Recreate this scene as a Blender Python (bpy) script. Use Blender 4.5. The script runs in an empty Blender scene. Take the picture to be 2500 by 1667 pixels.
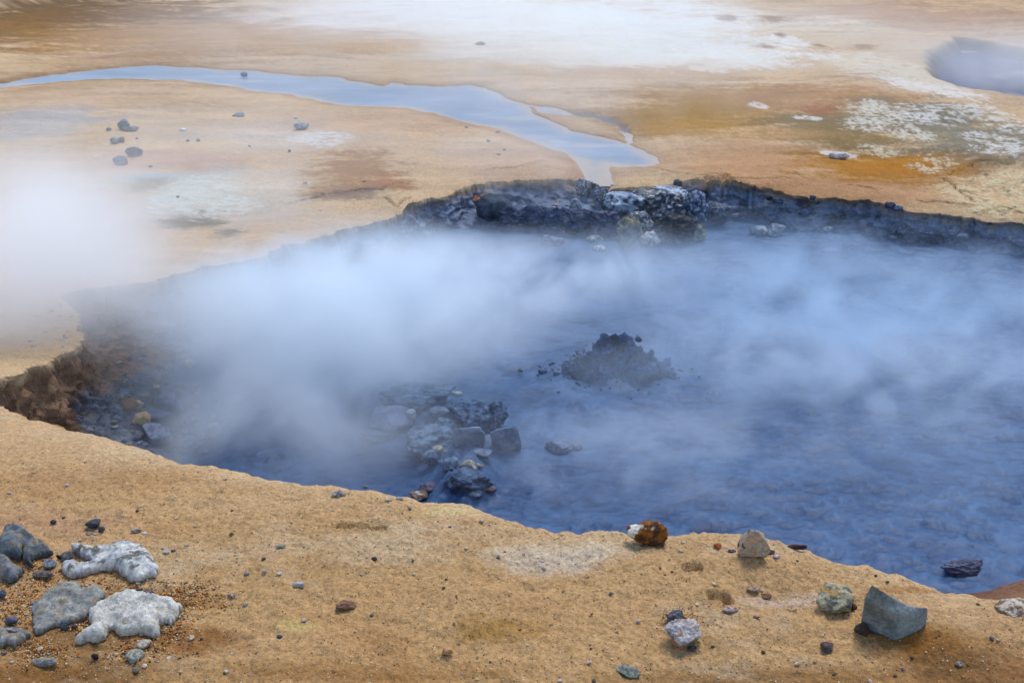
import bpy, bmesh, math, random
import numpy as np
from mathutils import Vector

# ------------------------------------------------------------------ camera, sky, sun, exposure
S = bpy.context.scene
COL = S.collection
CZ = 1.65
PITCH = math.radians(24.0)
FPX = 2680.0                       # focal length in source pixels (photo is 2500 x 1667)
cam_d = bpy.data.cameras.new('camera'); cam = bpy.data.objects.new('camera', cam_d); COL.objects.link(cam)
cam.location = (0, 0, CZ); cam.rotation_euler = (math.pi/2 - PITCH, 0, 0)
cam_d.sensor_fit = 'HORIZONTAL'; cam_d.sensor_width = 36; cam_d.lens = 36*FPX/2500
cam_d.clip_start = 0.02; cam_d.clip_end = 2000
S.camera = cam

SUN_EL, SUN_AZ = math.radians(64), math.radians(25)     # sun stands beyond the pool, a little to the side (azimuth from +Y towards +X)
w = bpy.data.worlds.new('World'); S.world = w; w.use_nodes = True
nt = w.node_tree; nt.nodes.clear()
sky = nt.nodes.new('ShaderNodeTexSky'); sky.sky_type = 'NISHITA'; sky.sun_disc = False
sky.sun_elevation = SUN_EL; sky.sun_rotation = SUN_AZ
sky.air_density = 1.0; sky.dust_density = 0.9; sky.ozone_density = 1.0
bg = nt.nodes.new('ShaderNodeBackground'); bg.inputs[1].default_value = 0.15
wo = nt.nodes.new('ShaderNodeOutputWorld')
nt.links.new(sky.outputs[0], bg.inputs[0]); nt.links.new(bg.outputs[0], wo.inputs[0])
sl = bpy.data.lights.new('sun', 'SUN'); sl.energy = 1.25; sl.angle = math.radians(20); sl.color = (1.0, 0.98, 0.95)
so = bpy.data.objects.new('sun', sl); COL.objects.link(so)
sd = Vector((math.sin(SUN_AZ)*math.cos(SUN_EL), math.cos(SUN_AZ)*math.cos(SUN_EL), math.sin(SUN_EL)))
so.rotation_euler = sd.to_track_quat('Z', 'Y').to_euler(); so.location = (0, 0, 30)
S.view_settings.view_transform = 'Standard'; S.view_settings.look = 'None'
S.view_settings.gamma = 1; S.view_settings.use_curve_mapping = False
S.view_settings.exposure = 0.80
S.render.engine = 'CYCLES'
cy = S.cycles
cy.use_denoising = True
cy.max_bounces = 7; cy.diffuse_bounces = 3; cy.glossy_bounces = 2; cy.volume_bounces = 6
cy.transmission_bounces = 2; cy.transparent_max_bounces = 8
cy.use_adaptive_sampling = True; cy.adaptive_threshold = 0.02
cy.volume_step_rate = 1.3; cy.volume_max_steps = 256

# ------------------------------------------------------------------ pixel <-> world helpers (used only to find real positions)
cP, sP = math.cos(PITCH), math.sin(PITCH)
def ray(px, py):
    x = (px-1250.0)/FPX; y = -(py-833.5)/FPX
    return np.array([x, cP + y*sP, -sP + y*cP])
def at(px, py, z):
    d = ray(px, py); t = (z-CZ)/d[2]
    return np.array([d[0]*t, d[1]*t, z])

# ------------------------------------------------------------------ noise
_rs = np.random.RandomState(7)
_perm = np.concatenate([_rs.permutation(256)]*3)
_g3 = _rs.normal(size=(256, 3)); _g3 /= np.linalg.norm(_g3, axis=1)[:, None]
_g3 = _g3.astype(np.float32)
def perlin(x, y, z):
    x, y, z = np.broadcast_arrays(x, y, z)
    xi = np.floor(x).astype(np.int64); yi = np.floor(y).astype(np.int64); zi = np.floor(z).astype(np.int64)
    xf = (x-xi).astype(np.float32); yf = (y-yi).astype(np.float32); zf = (z-zi).astype(np.float32)
    xi &= 255; yi &= 255; zi &= 255
    u = xf*xf*xf*(xf*(xf*6-15)+10); v = yf*yf*yf*(yf*(yf*6-15)+10); w_ = zf*zf*zf*(zf*(zf*6-15)+10)
    def g(dx, dy, dz):
        h = _perm[_perm[_perm[xi+dx]+yi+dy]+zi+dz]
        gg = _g3[h]
        return gg[..., 0]*(xf-dx) + gg[..., 1]*(yf-dy) + gg[..., 2]*(zf-dz)
    def l(a, b, t): return a + t*(b-a)
    return 1.5*l(l(l(g(0,0,0), g(1,0,0), u), l(g(0,1,0), g(1,1,0), u), v),
             l(l(g(0,0,1), g(1,0,1), u), l(g(0,1,1), g(1,1,1), u), v), w_)
def fbm(x, y, z=0.0, o=4, s=1.0, g=0.5):
    a = 1.0; r = 0; n = 0
    for i in range(o):
        r = r + a*perlin(x*s+17.3*i, y*s-9.1*i, z*s+5.7*i); n += a; a *= g; s *= 2.03
    return r/n
def ridged(x, y, z=0.0, o=4, s=1.0, g=0.5):
    a = 1.0; r = 0; n = 0
    for i in range(o):
        r = r + a*(1-np.abs(perlin(x*s+11.3*i, y*s-3.1*i, z*s+8.7*i))*2); n += a; a *= g; s *= 2.07
    return r/n
def sstep(a, b, x):
    t = np.clip((x-a)/(b-a), 0, 1); return t*t*(3-2*t)
def lin(c, k=1.0):
    c = np.array(c, float)/255
    return np.where(c <= .04045, c/12.92, ((c+.055)/1.055)**2.4)*k
def lerp(a, b, t): return a + (b-a)*t

def poly_sdf(x, y, pts):
    """signed distance to a polygon, positive inside"""
    P = np.asarray(pts)[:, :2]; Q = np.roll(P, -1, 0)
    d = np.full(x.shape, 1e9); ins = np.zeros(x.shape, bool)
    for (ax, ay), (bx, by) in zip(P, Q):
        ex, ey = bx-ax, by-ay; L = ex*ex+ey*ey+1e-12
        t = np.clip(((x-ax)*ex+(y-ay)*ey)/L, 0, 1)
        d = np.minimum(d, np.hypot(x-ax-t*ex, y-ay-t*ey))
        c = ((ay > y) != (by > y))
        xx = ax + (y-ay)*ex/(ey if abs(ey) > 1e-12 else 1e-12)
        ins ^= c & (x < xx)
    return np.where(ins, d, -d)
def line_dist(x, y, pts):
    P = np.asarray(pts)[:, :2]; d = np.full(x.shape, 1e9)
    for (ax, ay), (bx, by) in zip(P[:-1], P[1:]):
        ex, ey = bx-ax, by-ay; L = ex*ex+ey*ey+1e-12
        t = np.clip(((x-ax)*ex+(y-ay)*ey)/L, 0, 1)
        d = np.minimum(d, np.hypot(x-ax-t*ex, y-ay-t*ey))
    return d

# ------------------------------------------------------------------ mesh / object helpers
def set_cols(me, cols):
    a = me.color_attributes.new('Col', 'FLOAT_COLOR', 'POINT')
    c = np.ones((len(me.vertices), 4), np.float32); c[:, :3] = cols
    a.data.foreach_set('color', c.ravel())
def mesh_np(name, V, F, mat=None, cols=None, smooth=True):
    V = np.asarray(V, np.float32); F = np.asarray(F, np.int32)
    me = bpy.data.meshes.new(name)
    me.vertices.add(len(V)); me.vertices.foreach_set('co', V.ravel())
    k = F.shape[1]
    me.loops.add(F.size); me.loops.foreach_set('vertex_index', F.ravel())
    me.polygons.add(len(F)); me.polygons.foreach_set('loop_start', np.arange(0, F.size, k, dtype=np.int32))
    me.update(calc_edges=True)
    if smooth: me.polygons.foreach_set('use_smooth', np.ones(len(F), bool))
    if mat: me.materials.append(mat)
    if cols is not None: set_cols(me, cols)
    me.validate(clean_customdata=False)
    return me
def link(name, me, label=None, cat=None, group=None, kind=None, parent=None, loc=None):
    o = bpy.data.objects.new(name, me); COL.objects.link(o)
    if label: o['label'] = label
    if cat: o['category'] = cat
    if group: o['group'] = group
    if kind: o['kind'] = kind
    if parent: o.parent = parent
    if loc is not None: o.location = loc
    return o
def grid_faces(n, m, wrap=False):
    i = np.arange(n if wrap else n-1)[:, None]; j = np.arange(m-1)[None, :]
    i2 = (i+1) % n
    return np.stack([i*m+j, i2*m+j, i2*m+j+1, i*m+j+1], -1).reshape(-1, 4)

# ------------------------------------------------------------------ materials
def material(name, rough=0.9, spec=0.3, var=0.25, vscale=60, bumps=((40, .6, .004), (160, .5, .0015)), speck=None, coat=0):
    m = bpy.data.materials.new(name); m.use_nodes = True
    t = m.node_tree; N = t.nodes; L = t.links
    b = N['Principled BSDF']; b.inputs['Roughness'].default_value = rough
    b.inputs['Specular IOR Level'].default_value = spec
    b.inputs['Coat Weight'].default_value = coat; b.inputs['Coat Roughness'].default_value = 0.25
    at_ = N.new('ShaderNodeVertexColor'); at_.layer_name = 'Col'
    tc = N.new('ShaderNodeTexCoord'); geo = N.new('ShaderNodeNewGeometry')
    src = geo.outputs['Position']
    n1 = N.new('ShaderNodeTexNoise'); n1.inputs['Scale'].default_value = vscale; n1.inputs['Detail'].default_value = 5
    n1.inputs['Roughness'].default_value = 0.65
    L.new(src, n1.inputs['Vector'])
    mr = N.new('ShaderNodeMapRange'); mr.inputs[1].default_value = 0.25; mr.inputs[2].default_value = 0.75
    mr.inputs[3].default_value = 1-var; mr.inputs[4].default_value = 1+var
    L.new(n1.outputs['Fac'], mr.inputs[0])
    mx = N.new('ShaderNodeVectorMath'); mx.operation = 'SCALE'
    L.new(at_.outputs['Color'], mx.inputs[0]); L.new(mr.outputs[0], mx.inputs['Scale'])
    out = mx.outputs[0]
    if speck:
        for (sc, thr, colr) in speck:
            vn = N.new('ShaderNodeTexVoronoi'); vn.inputs['Scale'].default_value = sc; L.new(src, vn.inputs['Vector'])
            cmp1 = N.new('ShaderNodeMath'); cmp1.operation = 'LESS_THAN'; cmp1.inputs[1].default_value = thr
            sepc = N.new('ShaderNodeSeparateColor'); L.new(vn.outputs['Color'], sepc.inputs[0]); L.new(sepc.outputs[0], cmp1.inputs[0])
            cmp2 = N.new('ShaderNodeMath'); cmp2.operation = 'LESS_THAN'; cmp2.inputs[1].default_value = 0.33
            L.new(vn.outputs['Distance'], cmp2.inputs[0])
            mm = N.new('ShaderNodeMath'); mm.operation = 'MULTIPLY'; L.new(cmp1.outputs[0], mm.inputs[0]); L.new(cmp2.outputs[0], mm.inputs[1])
            mc = N.new('ShaderNodeMix'); mc.data_type = 'RGBA'; L.new(mm.outputs[0], mc.inputs['Factor'])
            L.new(out, mc.inputs['A']); mc.inputs['B'].default_value = (*colr, 1); out = mc.outputs['Result']
    L.new(out, b.inputs['Base Color'])
    prev = None
    for sc, rg, dist in bumps:
        nn = N.new('ShaderNodeTexNoise'); nn.inputs['Scale'].default_value = sc; nn.inputs['Detail'].default_value = 4
        nn.inputs['Roughness'].default_value = rg; L.new(src, nn.inputs['Vector'])
        bp = N.new('ShaderNodeBump'); bp.inputs['Distance'].default_value = dist; bp.inputs['Strength'].default_value = 1
        L.new(nn.outputs['Fac'], bp.inputs['Height'])
        if prev: L.new(prev.outputs[0], bp.inputs['Normal'])
        prev = bp
    if prev: L.new(prev.outputs[0], b.inputs['Normal'])
    return m
M_ground = material('ochre_clay', 0.95, 0.2, 0.42, 90, ((26, .72, .014), (130, .7, .0035)), speck=[(150, .06, (.16, .10, .05)), (210, .035, (.58, .46, .31)), (90, .03, (.17, .11, .06))])
M_bank = material('bank_mud', 0.75, 0.12, 0.4, 30, ((14, .75, .028), (70, .7, .005)))
M_mud = material('wet_mud', 0.45, 0.2, 0.12, 14, ((20, .65, .006), (70, .6, .0018)))
M_fall = material('silty_trickle', 0.5, 0.3, 0.3, 30, ((20, .7, .012), (80, .6, .003)))
M_water = material('milky_stream', 0.34, 0.5, 0.08, 2.5, ((14, .5, .003),))
M_rock = material('rock', 0.9, 0.25, 0.45, 130, ((60, .75, .005), (240, .75, .0018)))
M_wetrock = material('mud_coated_rock', 0.7, 0.12, 0.35, 50, ((22, .72, .016), (90, .7, .004)))
M_grain = material('grain', 0.8, 0.3, 0.2, 300, ())

# ------------------------------------------------------------------ land height
ZM = -1.5
_hy = [-60, 0, 2.7, 3.5, 4.0, 4.8, 5.7, 6.5, 7.6, 9.0, 20, 28, 60, 300]
_hz = [0.3, 0, 0, -.15, -.36, -.68, -.9, -1.0, -1.1, -1.2, -1.2, -1.05, -.4, 5]
_hyy = np.linspace(-60, 300, 7201); _hzz = np.interp(_hyy, _hy, _hz)
_k = np.hanning(19); _k /= _k.sum(); _hzz = np.convolve(np.pad(_hzz, 9, mode='edge'), _k, 'valid')
def Hbase(y): return np.interp(y, _hyy, _hzz)
def atg(px, py):
    z = -1.2 if py < 800 else 0.0
    for _ in range(12):
        p = at(px, py, z); z = 0.5*z + 0.5*float(Hbase(p[1]))
    return at(px, py, z)

# rim (top edge of the bank): source pixel, height, profile id  (0 near, 1 gully, 2 far plain, 3 shelf, 4 steep right)
rim_px = [
 (0,983,-.15,0),(95,1015,-.1,0),(160,1033,-.07,0),(255,1047,-.05,0),(350,1079,-.03,0),(415,1106,-.02,0),(530,1116,-.02,0),(680,1150,-.01,0),
 (808,1170,0,0),(935,1185,0,0),(1020,1206,0,0),(1127,1212,0,0),(1222,1238,0,0),(1307,1260,0,0),(1382,1268,0,0),(1488,1265,0,0),(1563,1276,0,0),
 (1637,1281,0,0),(1700,1275,0,0),(1807,1283,0,0),(1892,1297,0,0),(1956,1315,0,0),(2083,1345,0,0),(2190,1371,0,0),(2275,1414,0,0),(2317,1433,0,0),
 (2392,1440,0,0),(2500,1458,0,0)]
C = np.array([1.2, 6.2])
rim_w = [(*at(a, b, z), p) for a, b, z, p in rim_px]
rim_w += [(2.2, 1.85, 0, 0), (3.4, 1.9, -.05, 0), (5.0, 2.8, -.3, 2), (6.6, 4.6, -.8, 2), (7.0, 6.5, -1.1, 2), (5.9, 8.2, -1.22, 4)]
far_px = [(2500,545,-1.25,4),(2400,538,-1.24,4),(2300,521,-1.23,4),(2200,511,-1.22,4),(2100,490,-1.21,4),(1950,476,-1.2,4),(1850,461,-1.2,4),(1760,442,-1.2,3),
 (1680,440,-1.2,3),(1600,452,-1.22,3),(1520,452,-1.22,3),(1470,458,-1.24,3),(1447,452,-1.24,3),(1430,438,-1.2,3),(1350,436,-1.2,3),(1285,438,-1.2,3),(1240,436,-1.2,3),(1186,440,-1.2,3),(1138,452,-1.2,3),
 (1100,470,-1.19,2),(1040,478,-1.18,2),(1005,492,-1.17,2),(980,515,-1.16,2),(950,537,-1.16,2),(860,552,-1.15,2),(760,577,-1.14,2),(700,597,-1.12,2),(620,630,-1.1,2),
 (560,652,-1.07,2),(480,672,-1.05,2),(350,692,-1.02,2),(262,705,-1.0,1),(200,716,-.97,1),(164,735,-.96,1),(180,765,-.95,1),(195,797,-.93,1),(212,838,-.90,1),
 (161,860,-.83,1),(119,876,-.77,1),(57,906,-.66,1)]
rim_w += [(*at(a, b, z), p) for a, b, z, p in far_px]
rim_w += [(-2.42, 4.35, -.45, 1), (-2.25, 3.95, -.34, 1), (-2.0, 3.68, -.22, 0)]
rim_w = np.array(rim_w)
ang = np.arctan2(rim_w[:, 1]-C[1], rim_w[:, 0]-C[0]); o_ = np.argsort(ang); rim_w = rim_w[o_]; ang = ang[o_]
def per(th, a, v):
    return np.interp(th, np.concatenate([a-2*np.pi, a, a+2*np.pi]), np.concatenate([v, v, v]))
rim_r = np.hypot(rim_w[:, 0]-C[0], rim_w[:, 1]-C[1])
# sample density round the rim: finer where the camera sees it
tt = np.linspace(-np.pi, np.pi, 20001)[:-1]
rr = per(tt, ang, rim_r)
pxs, pys = C[0]+rr*np.cos(tt), C[1]+rr*np.sin(tt)
dist = np.sqrt(pxs**2+pys**2+(CZ-per(tt, ang, rim_w[:, 2]))**2)
arc = np.hypot(np.roll(pxs, -1)-pxs, np.roll(pys, -1)-pys)
vis = (np.abs(pxs/np.maximum(pys, .1)) < 0.62)
dens = np.where(vis, 1.0/(dist*0.00155), 1.0/(dist*0.02))*np.clip(arc, 0, .01)
dens = np.convolve(np.pad(dens, 40, mode='wrap'), np.ones(81)/81, 'valid')
cum = np.concatenate([[0], np.cumsum(dens)]); NT = int(cum[-1])
TH = np.interp(np.arange(NT)*cum[-1]/NT, cum, np.append(tt, np.pi))
print('ring samples', NT)
RR = per(TH, ang, rim_r); RZ = per(TH, ang, rim_w[:, 2])
nearw = np.clip(1-np.abs(per(TH, ang, rim_w[:, 3])), 0, 1)
ux, uy = np.cos(TH), np.sin(TH)
rx, ry = C[0]+RR*ux, C[1]+RR*uy
farf = sstep(3, 6, np.hypot(rx, ry))
wob = fbm(rx, ry, 3.3, 5, 2.2, .6)*lerp(0.05, 0.16, farf) + fbm(rx, ry, 9.3, 3, 14, .6)*lerp(.022, .06, farf)
RR = RR + wob
rx, ry = C[0]+RR*ux, C[1]+RR*uy
# ------------------------------------------------------------------ stream outline and other water shapes
def PX(l): return [atg(a, b) for a, b in l]
stream_px = [(-500,250),(0,197),(89,183),(223,166),(312,157),(379,154),(491,163),(603,170),(714,179),(826,184),(893,196),(940,204),(958,196),(989,203),(1145,203),(1190,212),(1221,225),(1279,246),
 (1305,268),(1340,285),(1370,297),(1400,315),(1440,322),(1483,333),(1530,345),(1570,357),(1597,375),(1614,389),(1596,396),(1547,401),(1500,397),(1478,393),(1466,403),(1463,425),(1464,462),
 (1436,462),(1436,425),(1434,411),(1427,398),(1391,379),(1324,353),(1266,328),(1212,308),(1114,295),(1056,272),(989,259),(900,254),(826,250),(768,241),(714,228),(647,221),(558,208),(446,194),(312,192),(223,193),(89,201),(0,210),(-500,275)]
braid_px = [(1270,244),(1346,257),(1413,268),(1458,275),(1503,283),(1534,304),(1556,326),(1550,345),(1535,348),(1528,325),(1500,300),(1455,287),(1400,277),(1320,268)]
stream_w = PX(stream_px); braid_w = PX(braid_px)
pit_px = [(2265,150),(2290,112),(2330,92),(2400,96),(2500,118),(2640,130),(2750,180),(2640,240),(2500,236),(2400,222),(2330,212),(2285,190)]
pit_w = PX(pit_px)
def water_sdf(x, y):
    wx = x + .10*fbm(x, y, 1.1, 3, 2.5); wy = y + .22*fbm(x, y, 7.7, 4, 1.6)
    a = poly_sdf(wx, wy, stream_w); b = poly_sdf(wx, wy, braid_w) - .0 - .06*np.abs(fbm(x, y, 13.0, 3, 7))
    return np.maximum(a, b)
cracks_px = [[(930,480),(950,455),(975,445),(1000,447)],[(940,497),(970,520),(990,500),(1010,488)],[(1180,418),(1240,410),(1300,405),(1330,400)],
 [(1555,402),(1606,409),(1650,425),(1700,436),(1790,441)],[(1890,427),(1960,440)],[(1700,442),(1830,443),(1930,452)],[(2070,463),(2140,474)],
 [(2290,432),(2330,455),(2370,490)],[(2310,428),(2390,400),(2450,408),(2500,392)],[(2410,520),(2450,505),(2500,515)],[(2240,492),(2330,495)],[(700,505),(800,488),(880,478),(930,480)]]
cracks_w = [PX(c) for c in cracks_px]
marks_px = [[(1850,1460),(1880,1448),(1905,1450)],[(560,120),(640,118),(740,116)],[(780,122),(850,132),(1000,133)],[(1380,210),(1300,222)],[(600,138),(760,140),(900,150)]]
marks_w = [PX(c) for c in marks_px]

hollow_w = [(atg(1756, 1455), .034, .028), (atg(1690, 1391), .026, .012), (atg(1925, 1475), .02, .01), (atg(880, 1296), .07, .012)]
def land(x, y, fine=True):
    """height of the land sheet and masks"""
    z = Hbase(y)
    dcam = np.hypot(x, y)
    ws = water_sdf(x, y)
    ps = poly_sdf(x + .2*fbm(x, y, 2.2, 3, 1.2), y + .4*fbm(x, y, 5.2, 3, 1.0), pit_w)
    far = sstep(4, 8, dcam)
    amp = lerp(.018, .09, far)*sstep(-.1, -1.6, ws)
    z = z + amp*fbm(x, y, 0.5, 3, .55) + sstep(20, 60, dcam)*1.2*fbm(x, y, 4.5, 3, .06)
    z = z + .012*lerp(.5, 1, far)*fbm(x, y, 2.5, 4, 2.6)*sstep(0, -.5, ws)
    # flow relief on the plain: long low terraces
    z = z + far*.02*ridged(x*.35, y*1.0, 6.1, 3, 1.0)*sstep(-.05, -.6, ws)
    # crumbly crust
    z = z + .007*fbm(x, y, 8.5, 4, 14)*sstep(.0, -.2, ws) + lerp(.0035, .006, far)*ridged(x, y, 3.9, 3, 34, .6)*sstep(.0, -.1, ws)
    nr = 1-far; rough = sstep(-.15, .35, fbm(x, y, 70.0, 3, 1.6) + .55*sstep(3.0, 2.3, y)-.1)
    z = z + nr*(.020*fbm(x, y, 71.0, 3, 3.2) + .006*ridged(x, y*1.5, 77.0, 3, 6.5, .6) + rough*(.012*fbm(x, y*1.3, 72.0, 4, 18, .65) + .006*(ridged(x, y*1.4, 73.0, 3, 42, .65)-.5)))
    # stream bed
    bank_h = sstep(-.02, .05, ws)
    z = z - .062*bank_h - .012*sstep(-.5, -.02, ws)
    z = z - .32*sstep(-.05, .35, ps)
    for c in cracks_w:
        cx_ = x + .07*fbm(x, y, 1.9, 4, 5, .65); cy_ = y + .20*fbm(x, y, 2.9, 4, 3.2, .65)
        d = line_dist(cx_, cy_, c); z = z - .045*sstep(.022, .0, d + .012*np.abs(fbm(x, y, 3.3, 2, 9)))
        z = z + .012*sstep(.25, .02, d)
    for pt_, r_x, r_y in hollow_w:
        q_ = np.hypot((x-pt_[0] + .02*fbm(x, y, 4.1, 3, 12))/r_x, (y-pt_[1])/r_y); q4 = (np.abs((x-pt_[0])/r_x)**3+np.abs((y-pt_[1] + .01*fbm(x, y, 7.1, 3, 14))/r_y)**3)**(1/3)
        z = z - .022*sstep(1.08, .85, q4)*(1+.4*fbm(x, y, 8.3, 3, 40)) + .006*np.exp(-((q4-1.15)/.12)**2)
    for c in marks_w:
        d = line_dist(x + .1*fbm(x, y, 1.9, 3, 2), y + .2*fbm(x, y, 2.9, 3, 1.3), c); z = z - .03*sstep(.12, .0, d)
    return z, ws, ps

# ------------------------------------------------------------------ land colour: mineral patches and darkened lower corners (where, size in px, tilt, colour, strength, speckle)
patches = [
 # x, y, rx, ry, rot, colour, strength, patchiness
 (60,50,260,110,0,(112,80,30),.95,.5),(450,70,700,70,2,(176,128,62),.8,.6),(850,112,300,30,0,(204,150,44),.95,.5),(600,100,500,45,2,(196,146,78),.7,.7),
 (330,30,260,40,3,(120,82,30),.7,.7),(300,140,300,35,0,(190,150,105),.6,.5),
 (1050,25,480,60,3,(250,246,240),.95,.4),(1450,60,480,75,4,(250,247,238),1.0,.3),(1650,125,400,55,6,(250,244,226),1.0,.4),(2000,60,300,40,6,(240,228,206),.7,.6),(1300,120,330,50,0,(244,236,222),.85,.5),
 (1900,40,240,28,6,(238,222,196),.7,.7),(2250,40,420,50,4,(196,156,126),.7,.5),(1950,100,200,30,6,(226,205,172),.7,.6),
 (2040,125,120,14,8,(205,150,90),.8,.5),
 (1780,250,360,60,7,(176,128,34),1.0,.5),(2020,240,300,50,8,(184,134,78),.8,.5),(1700,300,300,45,10,(184,138,46),.95,.6),
 (2010,300,200,44,8,(140,110,50),.9,.6),(2000,272,60,16,5,(176,100,50),.7,.5),(2100,330,300,50,7,(132,106,48),.85,.7),(2250,300,230,60,6,(150,130,92),.75,.6),(2380,330,240,90,8,(140,132,110),.9,.5),(2300,400,200,40,8,(134,112,80),.8,.6),
 (1850,400,280,65,8,(202,152,104),.8,.3),(2000,470,500,40,7,(196,146,100),.85,.3),
 (2150,412,260,42,8,(186,124,6),1.0,.35),(2060,385,180,16,8,(160,112,26),.9,.5),(1880,330,260,14,9,(206,160,92),.6,.6),
 (1600,180,300,22,4,(208,160,96),.6,.6),
 (440,435,190,26,2,(186,202,198),.9,.6),(480,485,150,45,4,(218,228,214),.95,.6),(560,520,260,50,3,(214,206,196),.6,.5),(800,338,90,16,0,(220,224,216),.9,.6),(700,330,260,40,0,(218,206,192),.7,.6),
 (110,300,200,50,0,(186,182,178),.85,.6),(620,460,260,50,0,(226,212,192),.7,.6),(1150,350,200,40,3,(224,202,176),.5,.6),(230,200,300,30,0,(168,128,72),.5,.7),(430,395,260,30,0,(206,160,130),.7,.4),(860,420,130,62,-8,(168,118,50),.9,.6),(940,455,90,30,-6,(176,116,62),.8,.5),(480,550,80,22,0,(110,96,66),.85,.6),
 (560,580,50,14,0,(96,88,74),.8,.6),(860,485,120,18,-8,(120,96,80),.7,.6),(360,455,60,18,0,(150,130,90),.6,.6),
 (300,240,420,40,0,(206,168,128),.6,.4),(1000,300,500,60,0,(216,180,146),.6,.4),(1300,400,260,50,-2,(212,172,138),.6,.4),(380,250,160,25,0,(186,146,80),.5,.7),
 # near mound
 (100,1290,260,40,0,(206,166,132),.6,.5),(1350,1365,170,45,0,(226,212,196),.85,.6),(1180,1300,300,30,5,(218,186,150),.6,.6),(1930,1450,150,22,4,(224,200,182),.8,.6),(1830,1340,150,30,10,(226,196,160),.6,.6),
 (2290,1570,190,60,6,(150,100,26),.95,.4),(2180,1545,120,40,0,(140,92,26),.8,.5),(2450,1630,300,80,0,(128,94,54),.95,.5),(60,1650,420,60,0,(140,100,50),.9,.5),(1900,1660,600,40,0,(150,110,60),.7,.6),(900,1640,500,36,0,(160,118,66),.6,.7),(250,1180,300,40,20,(190,146,96),.6,.6),(1230,1540,140,40,0,(176,134,62),.7,.7),  # lower corners: mostly lens vignetting painted into the soil colour
 (740,1520,70,22,0,(226,206,140),.7,.7),(1090,1240,90,14,8,(232,205,140),.8,.6),(2200,1440,140,12,20,(176,122,56),.8,.6),(600,1240,300,30,6,(220,184,140),.6,.6),
 (330,1470,230,26,-8,(150,96,30),.75,.6),(450,1560,170,45,-10,(150,94,28),.75,.6),(150,1560,200,60,-12,(136,100,56),.7,.6),
]
PW = []
for (px, py, a, b, rot, col, st, pa) in patches:
    p = atg(px, py); q = atg(px, py-6); e = atg(px+6, py)
    PW.append((p[0], p[1], a*abs(e[0]-p[0])/6, b*abs(q[1]-p[1])/6, math.radians(-rot), px, lin(col), st, pa))
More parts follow.
